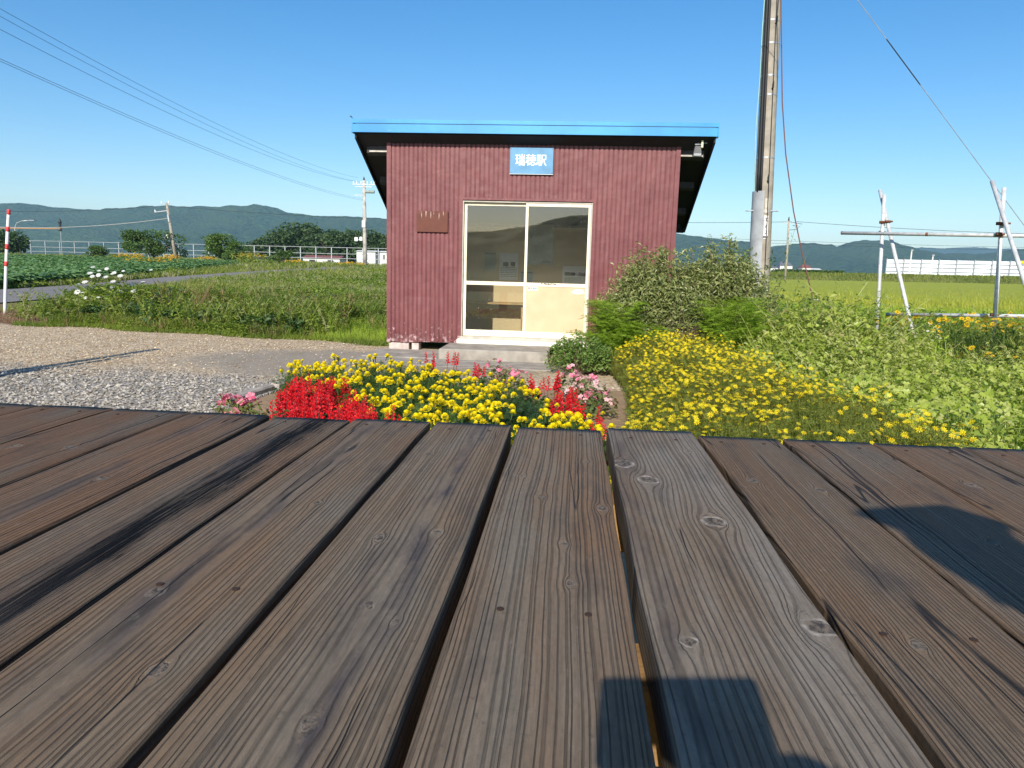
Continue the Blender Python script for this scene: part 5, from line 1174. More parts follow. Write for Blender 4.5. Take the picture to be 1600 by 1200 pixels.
FOL_M = [leafball(40+i, .13, .27, 260, T_feather(4), .055, leafmat('marigold_leaves', [(.035, .08, .014), (.07, .13, .025), (.10, .17, .035)], .5, .35), 'marigold_foliage') for i in range(3)]
FOL_S = [leafball(50+i, .13, .23, 95, T_leaf(.7), .065, L_dark, 'salvia_foliage') for i in range(2)]
def spike(seed):
    r = np.random.default_rng(seed); mb = MB(); n = 46; h = r.uniform(.11, .15); t = np.linspace(0, 1, n); a = t*29+r.uniform(0, 3, n)
    P = np.stack([np.cos(a)*.004, np.sin(a)*.004, t*h], -1); tl = 1.25-.8*t; d = np.stack([np.cos(a)*np.sin(tl), np.sin(a)*np.sin(tl), np.cos(tl)], -1)
    V = [(0, 0, 0), (-.22, .0, .55), (0, .14, 1.), (.22, 0, .55), (0, -.2, .6)]
    scat((V, [], [(0, 3, 1), (1, 3, 2), (0, 1, 4), (0, 4, 3)]), P, (.030-.018*t)*r.uniform(.8, 1.2, n), a, dirs=d, mb=mb, m=0)
    mb.tube([(0, 0, -.06), (0, 0, h)], [.003, .0015], 5, m=1); return meshonly(mb, [M_sal, simple('dark_red_stem', (.20, .02, .03), .6)], 'salvia_spike')
FS = [spike(i) for i in range(4)]
mari_poly = [(-2.08, -4.1), (-2.1, -3.5), (-1.7, -3.4), (-1.25, -3.25), (-.75, -3.7), (-.35, -4.2), (0, -4.55), (.1, -4.85), (-.2, -4.8), (-.25, -5.3), (.02, -5.5), (.12, -5.25), (.38, -5.3), (.46, -5.9), (.3, -6.5), (-.7, -6.6), (-.78, -5.8), (-.9, -5.5), (-1.2, -5.05), (-1.4, -4.7), (-1.7, -4.45)]
sal_poly = [(-1.74, -4.95), (-1.66, -4.68), (-1.45, -4.7), (-1.22, -5.1), (-.95, -5.5), (-.84, -6.0), (-1.05, -6.15), (-1.35, -5.75)]
pk = poisson(mari_poly, .172, seed=4, avoid=[(-.04, -5.12, .26)])
rnd = random.Random(8)
def zone(x, y):
    if y > -3.95 and x < -1.5: return 'in the far left corner above the scarlet flowers'
    if y > -4.4: return 'in the back rows of the bed, toward the shed'
    if x > .1: return 'in the small patch at the right front'
    if x < -.75: return 'right behind the large scarlet patch'
    if y < -5.3: return 'in the front rows against the platform edge'
    return 'in the dense middle of the bed'
for i, (x, y) in enumerate(pk):
    z = .0
    sc_i = rnd.uniform(.86, 1.08)
    e = empty('marigold_plant', (x, y, z), 0, 'yellow pompom marigold plant '+zone(x, y), 'marigold', 'yellow marigolds '+zone(x, y))
    newobj('foliage', FOL_M[i % 3], e, (0, 0, 0), rnd.uniform(0, 6), sc_i)
    for j in range(rnd.choice([5, 6, 7, 8, 9, 10])):
        a = rnd.uniform(0, 6.28); q = rnd.uniform(0, 1)**.5*.125
        hz = (.315-.05*(q/.125)**2+rnd.uniform(-.05, .02))*sc_i
        if rnd.random() < .10: hz += .04
        newobj('flower', FM[(i+j) % 4], e, (q*math.cos(a), q*math.sin(a), hz), rnd.uniform(0, 6), rnd.uniform(.6, 1.2), rnd.uniform(-.35, .15), rnd.uniform(-.3, .3))
def salvia(x, y, n, label, group, r_=.11, h=.30):
    e = empty('salvia_plant', (x, y, 0), 0, label, 'salvia', group)
    newobj('foliage', FOL_S[rnd.randrange(2)], e, (0, 0, 0), rnd.uniform(0, 6), .9+.1*rnd.random())
    for j in range(n):
        a = rnd.uniform(0, 6.28); q = rnd.uniform(0, 1)**.5*r_
        newobj('flower_spike', FS[rnd.randrange(4)], e, (q*math.cos(a), q*math.sin(a), h-.11+rnd.uniform(-.05, .04)), rnd.uniform(0, 6), rnd.uniform(.75, 1.1), rnd.uniform(-.15, .1), rnd.uniform(-.15, .15))
for x, y in poisson(sal_poly, .16, seed=2):
    w = 'at the left end of the large scarlet patch' if x < -1.5 else ('against the platform edge in the large scarlet patch' if y < -5.5 else 'in the middle of the large scarlet patch')
    salvia(x, y, rnd.choice([9, 10, 11, 12]), 'scarlet salvia plant '+w, 'scarlet salvias '+w)
for x, y, n, w, h in [(-1.04, -3.15, 3, 'with three upright spikes, leftmost at the back of the marigolds', .36), (-.80, -3.2, 3, 'with the tallest upright spikes, second from left at the back of the marigolds', .36), (-.50, -3.6, 4, 'behind the marigolds, level with the step', .30),
                   (.02, -4.25, 4, 'behind the right end of the marigolds, left of the pale pink flowers', .33), (.15, -4.45, 6, 'with tall spikes, behind the dark unflowered plants', .36), (.28, -4.75, 8, 'dense and wide, above the small right marigold patch', .32), (.24, -5.0, 7, 'dense and wide, just behind the small right marigold patch', .30), (.36, -5.05, 5, 'below the pale pink flowers at the right of the bed', .28),
                   (.50, -5.45, 5, 'at the right end of the bed by the grey plank', .28), (.47, -5.85, 6, 'nearest the grey plank in the right corner of the bed', .26), (-.66, -5.95, 5, 'alone among marigolds, right of the large scarlet patch', .31), (-.42, -6.1, 2, 'tiny with few spikes among the front marigolds', .26)]:
    salvia(x, y, n, 'scarlet salvia '+w, None, .07, h)
# pink flowers
def pinkfl(seed, tp):
    mb = MB(); scat(T_petals(5, .0, .75, .18, .08), [(0, 0, 0)], .026, seed, mb=mb); mb.tube([(0, 0, -.05), (0, 0, 0)], [.0015, .003], 5, m=1); return meshonly(mb, [M_pink if seed % 2 else leafmat('pale_pink_petals', [(.85, .45, .48), (.88, .58, .58)], .6, .3, tcol=(1, .95, .95)), L_mid], 'pink_flower')
FP = [pinkfl(i, 0) for i in range(3)]
FOL_P = leafball(60, .12, .18, 110, T_leaf(.8), .04, leafmat('reddish_green_leaves', [(.08, .13, .035), (.14, .17, .05), (.16, .10, .05)], .45, .25), 'pink_plant_foliage')
for x, y, n, w, h in [(-2.08, -5.0, 12, 'small bright pink flowering plant alone on bare soil by the platform edge', .26), (-1.90, -5.1, 9, 'small pink flowering plant beside the scarlet patch, close to the bare soil', .25), (-.45, -2.75, 12, 'pink flowering plant at the very back of the bed in front of the step', .30), (-.28, -3.05, 12, 'pink flowering plant in front of the right end of the step', .28),
                   (-.16, -3.45, 10, 'pale pink flowering plant behind the right marigolds', .28), (.30, -3.35, 14, 'pale pink flowering plant under the low green shrub', .32), (.44, -3.7, 15, 'tall pale pink flowering plant left of the yellow daisy mass', .32), (.52, -4.15, 13, 'pale pink flowering plant touching the left edge of the yellow daisy mass', .30), (.36, -4.1, 12, 'pale pink flowering plant just behind the dense right scarlet plants', .28)]:
    e = empty('pink_flower_plant', (x, y, 0), 0, w, 'flower plant'); newobj('foliage', FOL_P, e, (0, 0, 0), rnd.uniform(0, 6), h/.24)
    for j in range(int(n*1.5)):
        a = rnd.uniform(0, 6.28); q = rnd.uniform(0, 1)**.5*.13; k_ = 1.5 if x < -1.5 else 1.1
        newobj('flower', FP[0 if (x > .2 and rnd.random() < .6) else 1], e, (q*math.cos(a), q*math.sin(a), h-.10*(q/.12)**2-rnd.uniform(0, .06)), rnd.uniform(0, 6), k_*rnd.uniform(.7, 1.1), rnd.uniform(.2, 1.), rnd.uniform(-.5, .5))
# unflowered fine dark plants
for x, y, w, s in [(-.06, -5.05, 'dense fine-leaved dark green plant without flowers among the right marigolds', 1.), (.03, -5.28, 'fine dark green unflowered plant close behind the small right marigold patch', .9), (-.12, -5.32, 'fine dark green unflowered plant behind the front marigolds', .85)]:
    e = empty('unflowered_plant', (x, y, 0), 0, w, 'plant'); me = leafball(int(70+s*10), .17, .30, 900, T_feather(4), .06, leafmat('fine_dark_leaves', [(.02, .05, .018), (.04, .085, .03)], .55, .25), 'fine_foliage'); newobj('foliage', me, e, (0, 0, 0), 1., s)
# border stones of the bed
M_kerb = simple('border_stone', (.34, .30, .26), .9, var=.25, vs=9, bump=.004)
for i, (a, b_, w) in enumerate([((-2.47, -4.35), (-2.40, -3.55), 'nearest pale border stone edging the flower bed beside the gravel'), ((-2.39, -3.5), (-2.34, -2.75), 'far pale border stone edging the flower bed beside the gravel')]):
    e = MB().box((-.045, -.39, -.05), (.045, .39, .065), bev=.015).build('border_stone', M_kerb); e.location = ((a[0]+b_[0])/2, (a[1]+b_[1])/2, 0); e.rotation_euler = (0, 0, -.08); tag(e, w, 'border stone')
# weeds on the bare soil
mb = MB(); n = 260; x = U(-2.4, -1.9, n); y = U(-5., -4.1, n); m = fbm(x, y, .3, 4) > .55; scat(T_tuft(5, 1., .1, 8), np.stack([x, y, x*0], -1)[m], U(.02, .05, m.sum()), U(0, 6.28, m.sum()), mb=mb)
tag(mb.build('seedling_weeds', L_mid), 'thin scatter of tiny weeds on the bare soil left of the scarlet flowers', 'weeds', kind='stuff')

# ------------------------------------------------------------------ yellow daisy mass
core_poly = [(.74, -1.75), (1.15, -1.45), (1.5, -1.3), (1.95, -1.9), (1.95, -2.9), (2.05, -4.2), (2.3, -5.2), (2.15, -6.8), (.45, -6.8), (.58, -5.6), (.74, -4.6), (.82, -3.2)]
mb = MB()
def psample(P, n, seed=0):
    r = np.random.default_rng(seed); xs = [p[0] for p in P]; ys = [p[1] for p in P]; x = r.uniform(min(xs), max(xs), n); y = r.uniform(min(ys), max(ys), n); m = inpoly(x, y, P); return x[m], y[m]
coreH = lambda x, y: .40+.07*(fbm(x, y, .7, 5)-.5)*2+.05*sstep(-3.5, -1.8, y)-.26*sstep(1.25, .55, x)+.10*(fbm(x, y, .25, 15)-.5)
x, y = psample(core_poly, 20000, 1); n = len(x); h = coreH(x, y)
scat(T_tuft(6, .35, .022, 41), np.stack([x, y, h*U(.0, .45, n)], -1), h*U(.45, .7, n), U(0, 6.28, n), mb=mb, m=0)
x, y = psample(core_poly, 34000, 2); n = len(x); h = coreH(x, y)
scat(T_feather(3), np.stack([x, y, h*U(.45, 1.0, n)], -1), U(.04, .075, n), U(0, 6.28, n), U(.3, 1.5, n), mb=mb, m=1)
x, y = psample(core_poly, 900, 33); n = len(x); scat(T_sprig(31, 16, .09, .35, T_simple(.25), .004), np.stack([x, y, x*0], -1), coreH(x, y)*U(1.0, 1.28, n), U(0, 6.28, n), mb=mb, m=1)
x, y = psample(core_poly, 11500, 3); dens = fbm(x, y, .45, 23)*1.0+.10*sstep(2.0, .8, x)+.22*sstep(-2.8, -1.6, y)+.1*sstep(-5.2, -6.0, y); m = U(0, 1, len(x)) < .92*sstep(.36, .60, dens); x, y = x[m], y[m]; n = len(x); h = coreH(x, y)
bm_ = U(0, 1, n); big = bm_ < .62
scat(T_petals(8, .05, .30, .12, .02), np.stack([x, y, h*U(.80, 1.22, n)], -1)[big], U(.011, .0205, n)[big]*(1-.12*sstep(-4, -1.5, y[big])), U(0, 6.28, big.sum()), U(.0, .9, big.sum()), tdir=RNG.normal(-1.6, .9, big.sum()), mb=mb, m=2)
sm_ = ~big; scat(T_petals(5, .0, .6, .3, .0), np.stack([x, y, h*U(.85, 1.1, n)], -1)[sm_], U(.005, .009, n)[sm_], U(0, 6.28, sm_.sum()), mb=mb, m=3)
L_core = leafmat('thin_olive_leaves', [(.10, .125, .018), (.17, .185, .03), (.24, .21, .045)], .6, .4)
tag(mb.build('yellow_daisies', [L_core, leafmat('thin_green_leaves', [(.10, .14, .018), (.16, .20, .028), (.23, .23, .045)], .6, .4), L_yel, leafmat('orange_buds', [(.55, .25, .01), (.35, .12, .01), (.7, .45, .02)], .6, .2)]), 'dense mass of small yellow daisy flowers on thin stems right of the flower bed', 'daisies', kind='stuff')

# ------------------------------------------------------------------ vines and weeds at right
vine_poly = [(1.8, -3.1), (1.85, -2.0), (2.4, -1.2), (3.0, -.2), (4.6, .9), (8.5, .9), (8.5, -3.5), (5.2, -7.), (2.15, -6.9), (2.2, -5.2), (1.95, -4.2)]
def vineH(x, y): return .10+.34*fbm(x, y, .9, 77)+.14*(fbm(x, y, .3, 78)-.5)+.50*np.exp(-(((x-3.25)/.85)**2+((y+.75)/.95)**2))+.16*np.exp(-(((x-2.75)/.6)**2+((y+1.9)/.7)**2))+.22*sstep(5.1, 5.9, x)+.05*sstep(-4.5, -6, y)
mb = MB()
x, y = psample(vine_poly, 21000, 4); n = len(x); h = vineH(x, y)
scat(T_star(.95), np.stack([x, y, h*U(.55, 1.08, n)], -1), U(.035, .078, n), U(0, 6.28, n), U(.1, 1.25, n), tdir=RNG.normal(-1.5, 1.1, n), mb=mb, m=0)
x, y = psample(vine_poly, 42000, 5); n = len(x); h = vineH(x, y)
scat(T_leaf(.85), np.stack([x, y, h*U(.35, 1.1, n)], -1), U(.018, .042, n), U(0, 6.28, n), U(.1, 1.4, n), mb=mb, m=1)
x, y = psample(vine_poly, 9000, 6); n = len(x); scat(T_tuft(5, .6, .03, 51), np.stack([x, y, x*0], -1), vineH(x, y)*U(.7, 1.15, n), U(0, 6.28, n), mb=mb, m=2)
for q_ in range(5):
    x, y = psample(vine_poly, 620, 60+q_); x, y = x[y > -4.6+q_*.2], y[y > -4.6+q_*.2]; n = len(x); hh = vineH(x, y)+U(.06, .30, n)*sstep(-5, -1.5, y)
    scat(T_sprig(10+q_, 24, .11, .3+.1*q_, T_leaf(.6), .006), np.stack([x, y, x*0], -1), hh*U(.85, 1.2, n), U(0, 6.28, n), mb=mb, m=1 if q_ < 3 else 3)
tag(mb.build('vine_thicket', [L_vine, leafmat('small_pale_leaves', [(.25, .32, .045), (.38, .43, .08), (.52, .52, .22)], .5, .45), L_mid, leafmat('feathery_pale_sprigs', [(.36, .42, .10), (.50, .52, .20), (.42, .36, .16)], .5, .45)]), 'pale green lobed vine leaves smothering the ground below the pipe rack', 'vines', kind='stuff')
# mixed tall weeds in front of the rice
mb = MB(); n = 7000; x = U(2.6, 9.5, n); y = U(-.2, 3.4, n); m = (np.hypot(x-3.5, y-3.) > .25); x, y = x[m], y[m]; n = len(x)
scat(T_tuft(6, .8, .025, 52), np.stack([x, y, x*0], -1), (.35+.35*fbm(x, y, 1., 8))*U(.6, 1.2, n), U(0, 6.28, n), mb=mb, m=0)
for q_ in range(4):
    n = 300; x = U(2.5, 8.5, n); y = U(-.9, 2.4, n); scat(T_sprig(20+q_, 26, .10, .4, T_leaf(.5), .005), np.stack([x, y, x*0], -1), U(.5, 1.02, n)*(1-.12*sstep(.5, 2.5, y))*(1-.18*sstep(3.6, 4.4, x)), U(0, 6.28, n), mb=mb, m=1)
n = 7000; x = U(2.6, 9.5, n); y = U(-.2, 3.0, n); scat(T_leaf(.6), np.stack([x, y, U(.1, .62, n)*(1-.25*sstep(.5, 3, y))], -1), U(.03, .07, n), U(0, 6.28, n), U(.1, 1.2, n), mb=mb, m=1)
tag(mb.build('tall_weeds', [L_lite, leafmat('pale_weed_leaves', [(.09, .17, .03), (.16, .25, .05), (.22, .28, .08)], .5, .4)]), 'light green grassy weeds between the vines and the yellow rice field', 'weeds', kind='stuff')
# ground cover under and around the pole and shed side
mb = MB(); n = 9000; x = U(1.4, 5, n); y = U(-1.2, 12.5, n); m = ((x > 1.72) | (y > 2.0)) & (x > .4); x, y = x[m], y[m]; n = len(x); scat(T_tuft(6, .8, .035, 53), np.stack([x, y, land(x, y)], -1), U(.15, .5, n), U(0, 6.28, n), mb=mb)
n = 12000; y = U(2.5, 13., n); x = .277+(y+9.8)*U(.12, .85, n); scat(T_tuft(6, .8, .04, 54), np.stack([x, y, land(x, y)], -1), U(.25, .55, n), U(0, 6.28, n), mb=mb)
tag(mb.build('verge_grass', L_lite), 'green grass behind the shed shrub and along the near edge of the rice', 'grass', kind='stuff')
# second yellow flowers
def flowerpatch(name, cx, cy, rx_, ry_, h, nst, nfl, fl, fm, label, cat, group, seed, fs=.03, lm=None):
    rg = np.random.default_rng(seed); e = empty(name, (cx, cy, 0), 0, label, cat, group)
    a = rg.uniform(0, 6.28, nst); q = rg.uniform(0, 1, nst)**.5; X, Y = q*rx_*np.cos(a), q*ry_*np.sin(a)
    mb = MB(); scat(T_tuft(5, .4, .02, seed), np.stack([X, Y, X*0], -1), h*rg.uniform(.7, 1.05, nst), rg.uniform(0, 6.28, nst), mb=mb)
    k_ = nst*3; a = rg.uniform(0, 6.28, k_); q = rg.uniform(0, 1, k_)**.5; scat(T_leaf(.4), np.stack([q*rx_*np.cos(a), q*ry_*np.sin(a), h*rg.uniform(.1, .9, k_)], -1), rg.uniform(.05, .09, k_), rg.uniform(0, 6.28, k_), rg.uniform(.3, 1.3, k_), mb=mb)
    mb.build('foliage', lm or L_mid, e)
    for j in range(nfl):
        a = rg.uniform(0, 6.28); q = rg.uniform(0, 1)**.5; newobj('flower', fl, e, (q*rx_*math.cos(a), q*ry_*math.sin(a), h*rg.uniform(.82, 1.12)), rg.uniform(0, 6), rg.uniform(.7, 1.15), rg.uniform(.2, .9), rg.uniform(-.4, .4))
    return e
def fl_mesh(n, r_, mat, core, w=.34):
    mb = MB(); scat(T_petals(n, .15, w, .1, .06), [(0, 0, 0)], r_, 0, mb=mb); mb.tube([(0, 0, -.12), (0, 0, 0)], .0018, 5, m=2); mb.tube([(0, 0, 0), (0, 0, .006), (0, 0, .009)], [r_*.25, r_*.22, .002], 8, m=1); return meshonly(mb, [mat, core, L_mid], 'daisy_flower')
F_rud = fl_mesh(10, .034, leafmat('deep_yellow_petals', [(.80, .47, .004), (.88, .58, .01)], .6, .25, tcol=(1, 1, .6)), simple('brown_disc', (.22, .12, .02), .8))
F_flea = fl_mesh(14, .016, L_white, simple('yellow_disc', (.7, .5, .03), .8))
for i, (x, y, h, n, lb) in enumerate([(4.35, -.75, .70, 50, 'left clump of tall deep yellow daisies behind the leaning pipe brace'), (5.0, -.95, .70, 60, 'clump of deep yellow daisies at the foot of the right pipe frame'), (5.75, -.6, .72, 62, 'clump of deep yellow daisies at the right edge below the pipes'),
                                      (4.75, -1.9, .42, 18, 'lower clump of deep yellow daisies in front of the right pipe frame'), (5.3, -2.2, .42, 16, 'lowest clump of deep yellow daisies near dark grass at the right edge')]):
    flowerpatch('yellow_daisy_clump', x, y, .42, .35, h, 60, n, F_rud, None, lb, 'daisies', 'deep yellow daisy clumps by the pipe rack', 400+i, lm=leafmat('rough_dark_leaves', [(.04, .08, .015), (.08, .13, .025)], .6, .3))
flowerpatch('fleabane_clump', 4.15, -1.45, .32, .3, .62, 50, 46, F_flea, None, 'clump of tiny white daisies around the foot of the leaning pipe brace', 'daisies', None, 410, lm=L_lite)
flowerpatch('fleabane_clump', 3.55, .2, .4, .3, .80, 40, 26, F_flea, None, 'tall sparse clump of tiny white daisies left of the first pipe frame', 'daisies', None, 411, lm=L_lite)
for i, (x, y, h, lb) in enumerate([(5.95, -1.6, .72, 'dark arching grass clump at the right edge of the view beside the yellow daisies'), (5.3, -2.9, .48, 'dark grass clump in the vines near the right edge'), (3.35, -5.6, .34, 'dark grass tuft by the platform where daisies meet vines')]):
    e = empty('grass_clump', (x, y, 0), 0, lb, 'grass clump'); rg = np.random.default_rng(i); n = 90; mb = MB()
    a = rg.uniform(0, 6.28, n); q = rg.uniform(0, 1, n)**.5*.3*h/.5; scat(T_blade(.7, .02), np.stack([q*np.cos(a), q*np.sin(a), q*0], -1), h*rg.uniform(.7, 1.3, n), rg.uniform(0, 6.28, n), rg.uniform(0, .4, n), mb=mb); mb.build('blades', L_dark, e)

# ------------------------------------------------------------------ shrubs by the shed
def shrub(name, x, y, rx_, ry_, h, label, seed, lm, tp, ls, nleaf, ntw=90, z0=.08, twig=L_twig, cat='shrub', lump=24, shape=1., lean=0):
    rg = np.random.default_rng(seed); e = empty(name, (x, y, 0), 0, label, cat)
    tb = MB(); ends = []
    for j in range(ntw):
        a = rg.uniform(0, 6.28); q = rg.uniform(0, 1)**.55; hh = h*rg.uniform(.6, 1.0)*math.sqrt(max(.05, 1-.72*q*q)); p = np.array([q*rx_*math.cos(a)+lean*hh, q*ry_*math.sin(a), hh])
        b0 = np.array([p[0]*.25+rg.uniform(-.1, .1)*rx_, p[1]*.25, 0.]); m1 = b0*.45+p*.55+np.array([p[0]*.12, p[1]*.12, -.02]); m1[2] = hh*.5
        tb.tube([tuple(b0), tuple(m1), tuple(p)], [.007, .0045, .0018], 4, caps=False); ends.append((b0, m1, p))
    tb.build('branches', twig, e)['kind'] = 'stuff'
    mb = MB(); w = rg.integers(0, ntw, nleaf); t = rg.uniform(.35, 1.04, nleaf)**.7
    B = np.array([np.array(q) for q in ends]); P = np.where((t < .5)[:, None], B[w, 0]+(B[w, 1]-B[w, 0])*(t*2)[:, None], B[w, 1]+(B[w, 2]-B[w, 1])*((t-.5)*2)[:, None])
    P = P+rg.normal(size=(nleaf, 3))*.035; P[:, 2] = np.maximum(P[:, 2], z0)
    scat(tp, P, ls*rg.uniform(.6, 1.3, nleaf), rg.uniform(0, 6.28, nleaf), rg.uniform(0, 1.5, nleaf), mb=mb); mb.build('leaves', lm, e)
    return e
shrub('evergreen_shrub', 1.32, -.66, .72, .45, 1.52, 'twiggy grey-green evergreen shrub hiding the right front corner of the shed', 1, L_olive, T_leaf(.42), .060, 21000, 210)
shrub('evergreen_shrub', 2.15, -.45, .72, .5, 1.62, 'twiggy grey-green evergreen shrub in front of the big concrete pole', 2, L_olive, T_leaf(.42), .060, 21000, 210)
shrub('bare_shrub', 1.65, -.95, .45, .3, .80, 'half bare brown twigs at the foot of the evergreen shrubs', 9, leafmat('brownish_leaves', [(.12, .07, .045), (.16, .11, .06), (.06, .08, .03)], .6, .2), T_leaf(.4), .035, 1200, 110)
shrub('low_green_shrub', .42, -1.65, .40, .46, .46, 'low dark leafy shrub spilling over the right end of the step', 3, leafmat('fresh_dark_leaves', [(.08, .15, .025), (.14, .23, .045), (.22, .31, .08)], .5, .35), T_leaf(.55), .045, 3800, 90)
def fern(name, x, y, r_, h, label, seed, n=26, lm=None):
    rg = np.random.default_rng(seed); e = empty(name, (x, y, 0), 0, label, 'fern'); mb = MB(); sb = MB()
    for j in range(n):
        a = rg.uniform(0, 6.28); rr2 = r_*rg.uniform(.5, 1.5); hh = h*rg.uniform(.45, 1.12); K = 16
        t = np.linspace(0, 1, K); px = rr2*math.cos(a)*t**1.3; pyy = rr2*math.sin(a)*t**1.3; pz = hh*np.sin(t*1.9)/math.sin(1.57)
        P = np.stack([px, pyy, pz], -1); sb.tube([tuple(q) for q in P[::3]], [.003]*len(P[::3]), 4, caps=False)
        for s in (-1, 1):
            Q = P[2:]; L_ = .16*np.sin(np.linspace(.35, 3.0, len(Q)))*h/.6+.01
            d = np.stack([-math.sin(a)*s*np.ones(len(Q)), math.cos(a)*s*np.ones(len(Q)), np.full(len(Q), .10)], -1)
            for kk in range(len(Q)):
                m_ = 5; tt = np.linspace(.1, 1, m_); C2 = Q[kk]+d[kk]*(L_[kk]*tt)[:, None]
                scat(T_feather(3), C2, L_[kk]*.42, math.atan2(d[kk][1], d[kk][0])-1.57+rg.uniform(-.5, .5, m_), rg.uniform(0, .5, m_), mb=mb)
    mb.build('fronds', lm or L_fern, e); sb.build('stems', L_mid, e)['kind'] = 'stuff'; return e
fern('fern', .80, -1.15, .42, .80, 'bright feathery fern against the right door jamb', 1, 34)
fern('fern', 1.15, -1.20, .34, .55, 'bright feathery fern below the left evergreen shrub', 2, 20)
fern('fern', 2.12, -1.25, .44, .85, 'bright feathery fern in front of the shrub near the big pole', 3, 26)
fern('fern', 2.50, -.95, .30, .62, 'smaller feathery fern right at the foot of the big pole', 4, 16)
def stalk(name, x, y, h, label, seed, lean=(0, 0), lm=L_mid, ls=.06, n=46, bush=.10, z=0., group=None):
    rg = np.random.default_rng(seed); e = empty(name, (x, y, z), 0, label, 'weed', group); t = np.linspace(0, 1, 9)
    P = np.stack([lean[0]*t**1.6, lean[1]*t**1.6, h*t], -1); sb = MB().tube([tuple(p) for p in P], list(.006-.004*t), 5)
    sb.build('stem', L_mid, e); mb = MB(); tt = rg.uniform(.15, 1, n); C2 = np.stack([np.interp(tt, t, P[:, i]) for i in range(3)], -1)+rg.normal(size=(n, 3))*bush*np.array([1, 1, .3])*(1.15-tt)[:, None]
    scat(T_leaf(.35), C2, ls*rg.uniform(.5, 1.2, n), rg.uniform(0, 6.28, n), rg.uniform(.2, 1.4, n), mb=mb); mb.build('leaves', lm, e); return e
L_mug = leafmat('grey_green_weed_leaves', [(.06, .11, .035), (.12, .17, .07), (.19, .22, .11)], .5, .35)
def bx_(px, py, y): p = ray_xy(px, y, py); return p
for i, (px, py, y, ln, lb) in enumerate([(1205, 395, .4, .05, 'tall grey-green weed right against the big concrete pole'), (1232, 352, .5, .25, 'tallest feathery weed arching right of the big concrete pole'), (1250, 400, .2, .20, 'thin weed leaning right past the small field pole'), (1168, 390, -.3, -.05, 'grey-green weed rising in front of the cable guard'), (1110, 366, -.1, -.1, 'thin grass-like weed above the evergreen shrub'),
                                           (1140, 392, -.2, .05, 'leafy weed tip between the two evergreen shrubs'), (1192, 440, -.5, .0, 'bushy grey weed at the foot of the big pole'), (1215, 430, -.3, .1, 'bushy grey weed just right of the foot of the big pole'), (1300, 462, -.6, .1, 'leafy weed tip on top of the vine mound'), (1330, 478, -.5, .12, 'second leafy weed tip on the vine mound near the first pipe frame'), (1268, 470, -.7, -.1, 'weed tip at the left of the vine mound below the hanging wire'), (1420, 482, .3, .3, 'pale curving weed tip between the two pipe frames'), (1448, 470, .5, .35, 'palest weed tip arching right between the pipe frames'), (1520, 482, .2, .05, 'slim weed tip left of the right pipe upright'), (1180, 420, -.6, .0, 'leafy weed overlapping the lower cable guard')]):
    p = bx_(px, py, y); big = i in (0, 3, 6, 7, 14)
    stalk('weed', p[0]-ln*.6, y, p[2], lb, 500+i, (ln, 0), L_mug if i < 8 or i == 14 else L_lite, .07 if big else .05, 130 if big else 40, .13 if big else .06)

for i in range(26):
    px = rnd.uniform(1225, 1600); y = rnd.uniform(-1.3, .4); p = bx_(px, rnd.uniform(462, 530), y)
    stalk('weed', p[0], y, p[2], 'thin pale weed stem standing up out of the vines at right', 600+i, (rnd.uniform(-.12, .18), 0), L_lite, .045, 34, .05, group='thin weed stems above the vines')
# ------------------------------------------------------------------ phone and the person holding it (their shadows fall on the planks)
def cam2w(x, y, z): return tuple(CAM+r2*x+u2*y-fw*z)
M_phone = simple('dark_phone_shell', (.03, .03, .035), .3)
V = [cam2w(a, b_, c) for c in (.0045, .0125) for a, b_ in ((-.026, .006), (-.022, .010), (.118, .010), (.122, .006), (.122, -.058), (.118, -.062), (-.022, -.062), (-.026, -.058))]
ph = MB().add(V, [(i, (i+1) % 8, 8+(i+1) % 8, 8+i) for i in range(8)]+[(0, 3, 2, 1), (0, 7, 4, 3), (7, 6, 5, 4), (8, 9, 10, 11), (8, 11, 12, 15), (12, 13, 14, 15)]).build('phone', M_phone)
ph.location = (0, 0, 0); tag(ph, 'dark phone whose squarish shadow falls on the planks at the bottom edge', 'phone')
def skin(name, pts, edges, rad, mat, parent=None, root=0, sub=1):
    me = bpy.data.meshes.new(name); me.from_pydata(pts, edges, []); o = bpy.data.objects.new(name, me); COL.objects.link(o)
    if parent: o.parent = parent
    md = o.modifiers.new('skin', 'SKIN'); md.use_smooth_shade = True; sv = me.skin_vertices[0].data
    for i, r in enumerate(rad): sv[i].radius = (r, r) if not hasattr(r, '__len__') else r; sv[i].use_root = i == root
    s = o.modifiers.new('sub', 'SUBSURF'); s.levels = sub; s.render_levels = sub; me.materials.append(mat); return o
M_skin = simple('skin', (.55, .34, .24), .5, var=.04); M_shirt = simple('navy_shirt', (.03, .04, .08), .8); M_trs = simple('grey_trousers', (.10, .10, .11), .8); M_hair = simple('black_hair', (.015, .012, .01), .6)
person = empty('person', (0, 0, 0), 0, 'person whose round head shadow falls across the planks at the right edge', 'person')
pts = [(.90, -10.42, .92), (.88, -10.36, 1.10), (.84, -10.27, 1.27), (.79, -10.14, 1.40), (.75, -10.08, 1.46), (.727, -10.045, 1.53), (.724, -10.035, 1.60),   # pelvis..head 0-6
       (.68, -10.24, 1.33), (.62, -10.20, 1.06), (.50, -9.93, 1.075), (.455, -9.865, 1.08),      # left arm 7-10 (10 = palm)
       (1.00, -10.27, 1.32), (1.10, -10.26, 1.04), (1.08, -10.10, .85), (1.07, -10.05, .78),      # right arm 11-14
       (.81, -10.42, .86), (.79, -10.38, .47), (.79, -10.44, .07), (.79, -10.32, .04),            # left leg 15-18
       (.99, -10.42, .86), (1.01, -10.38, .47), (1.02, -10.44, .07), (1.02, -10.32, .04)]         # right leg 19-22
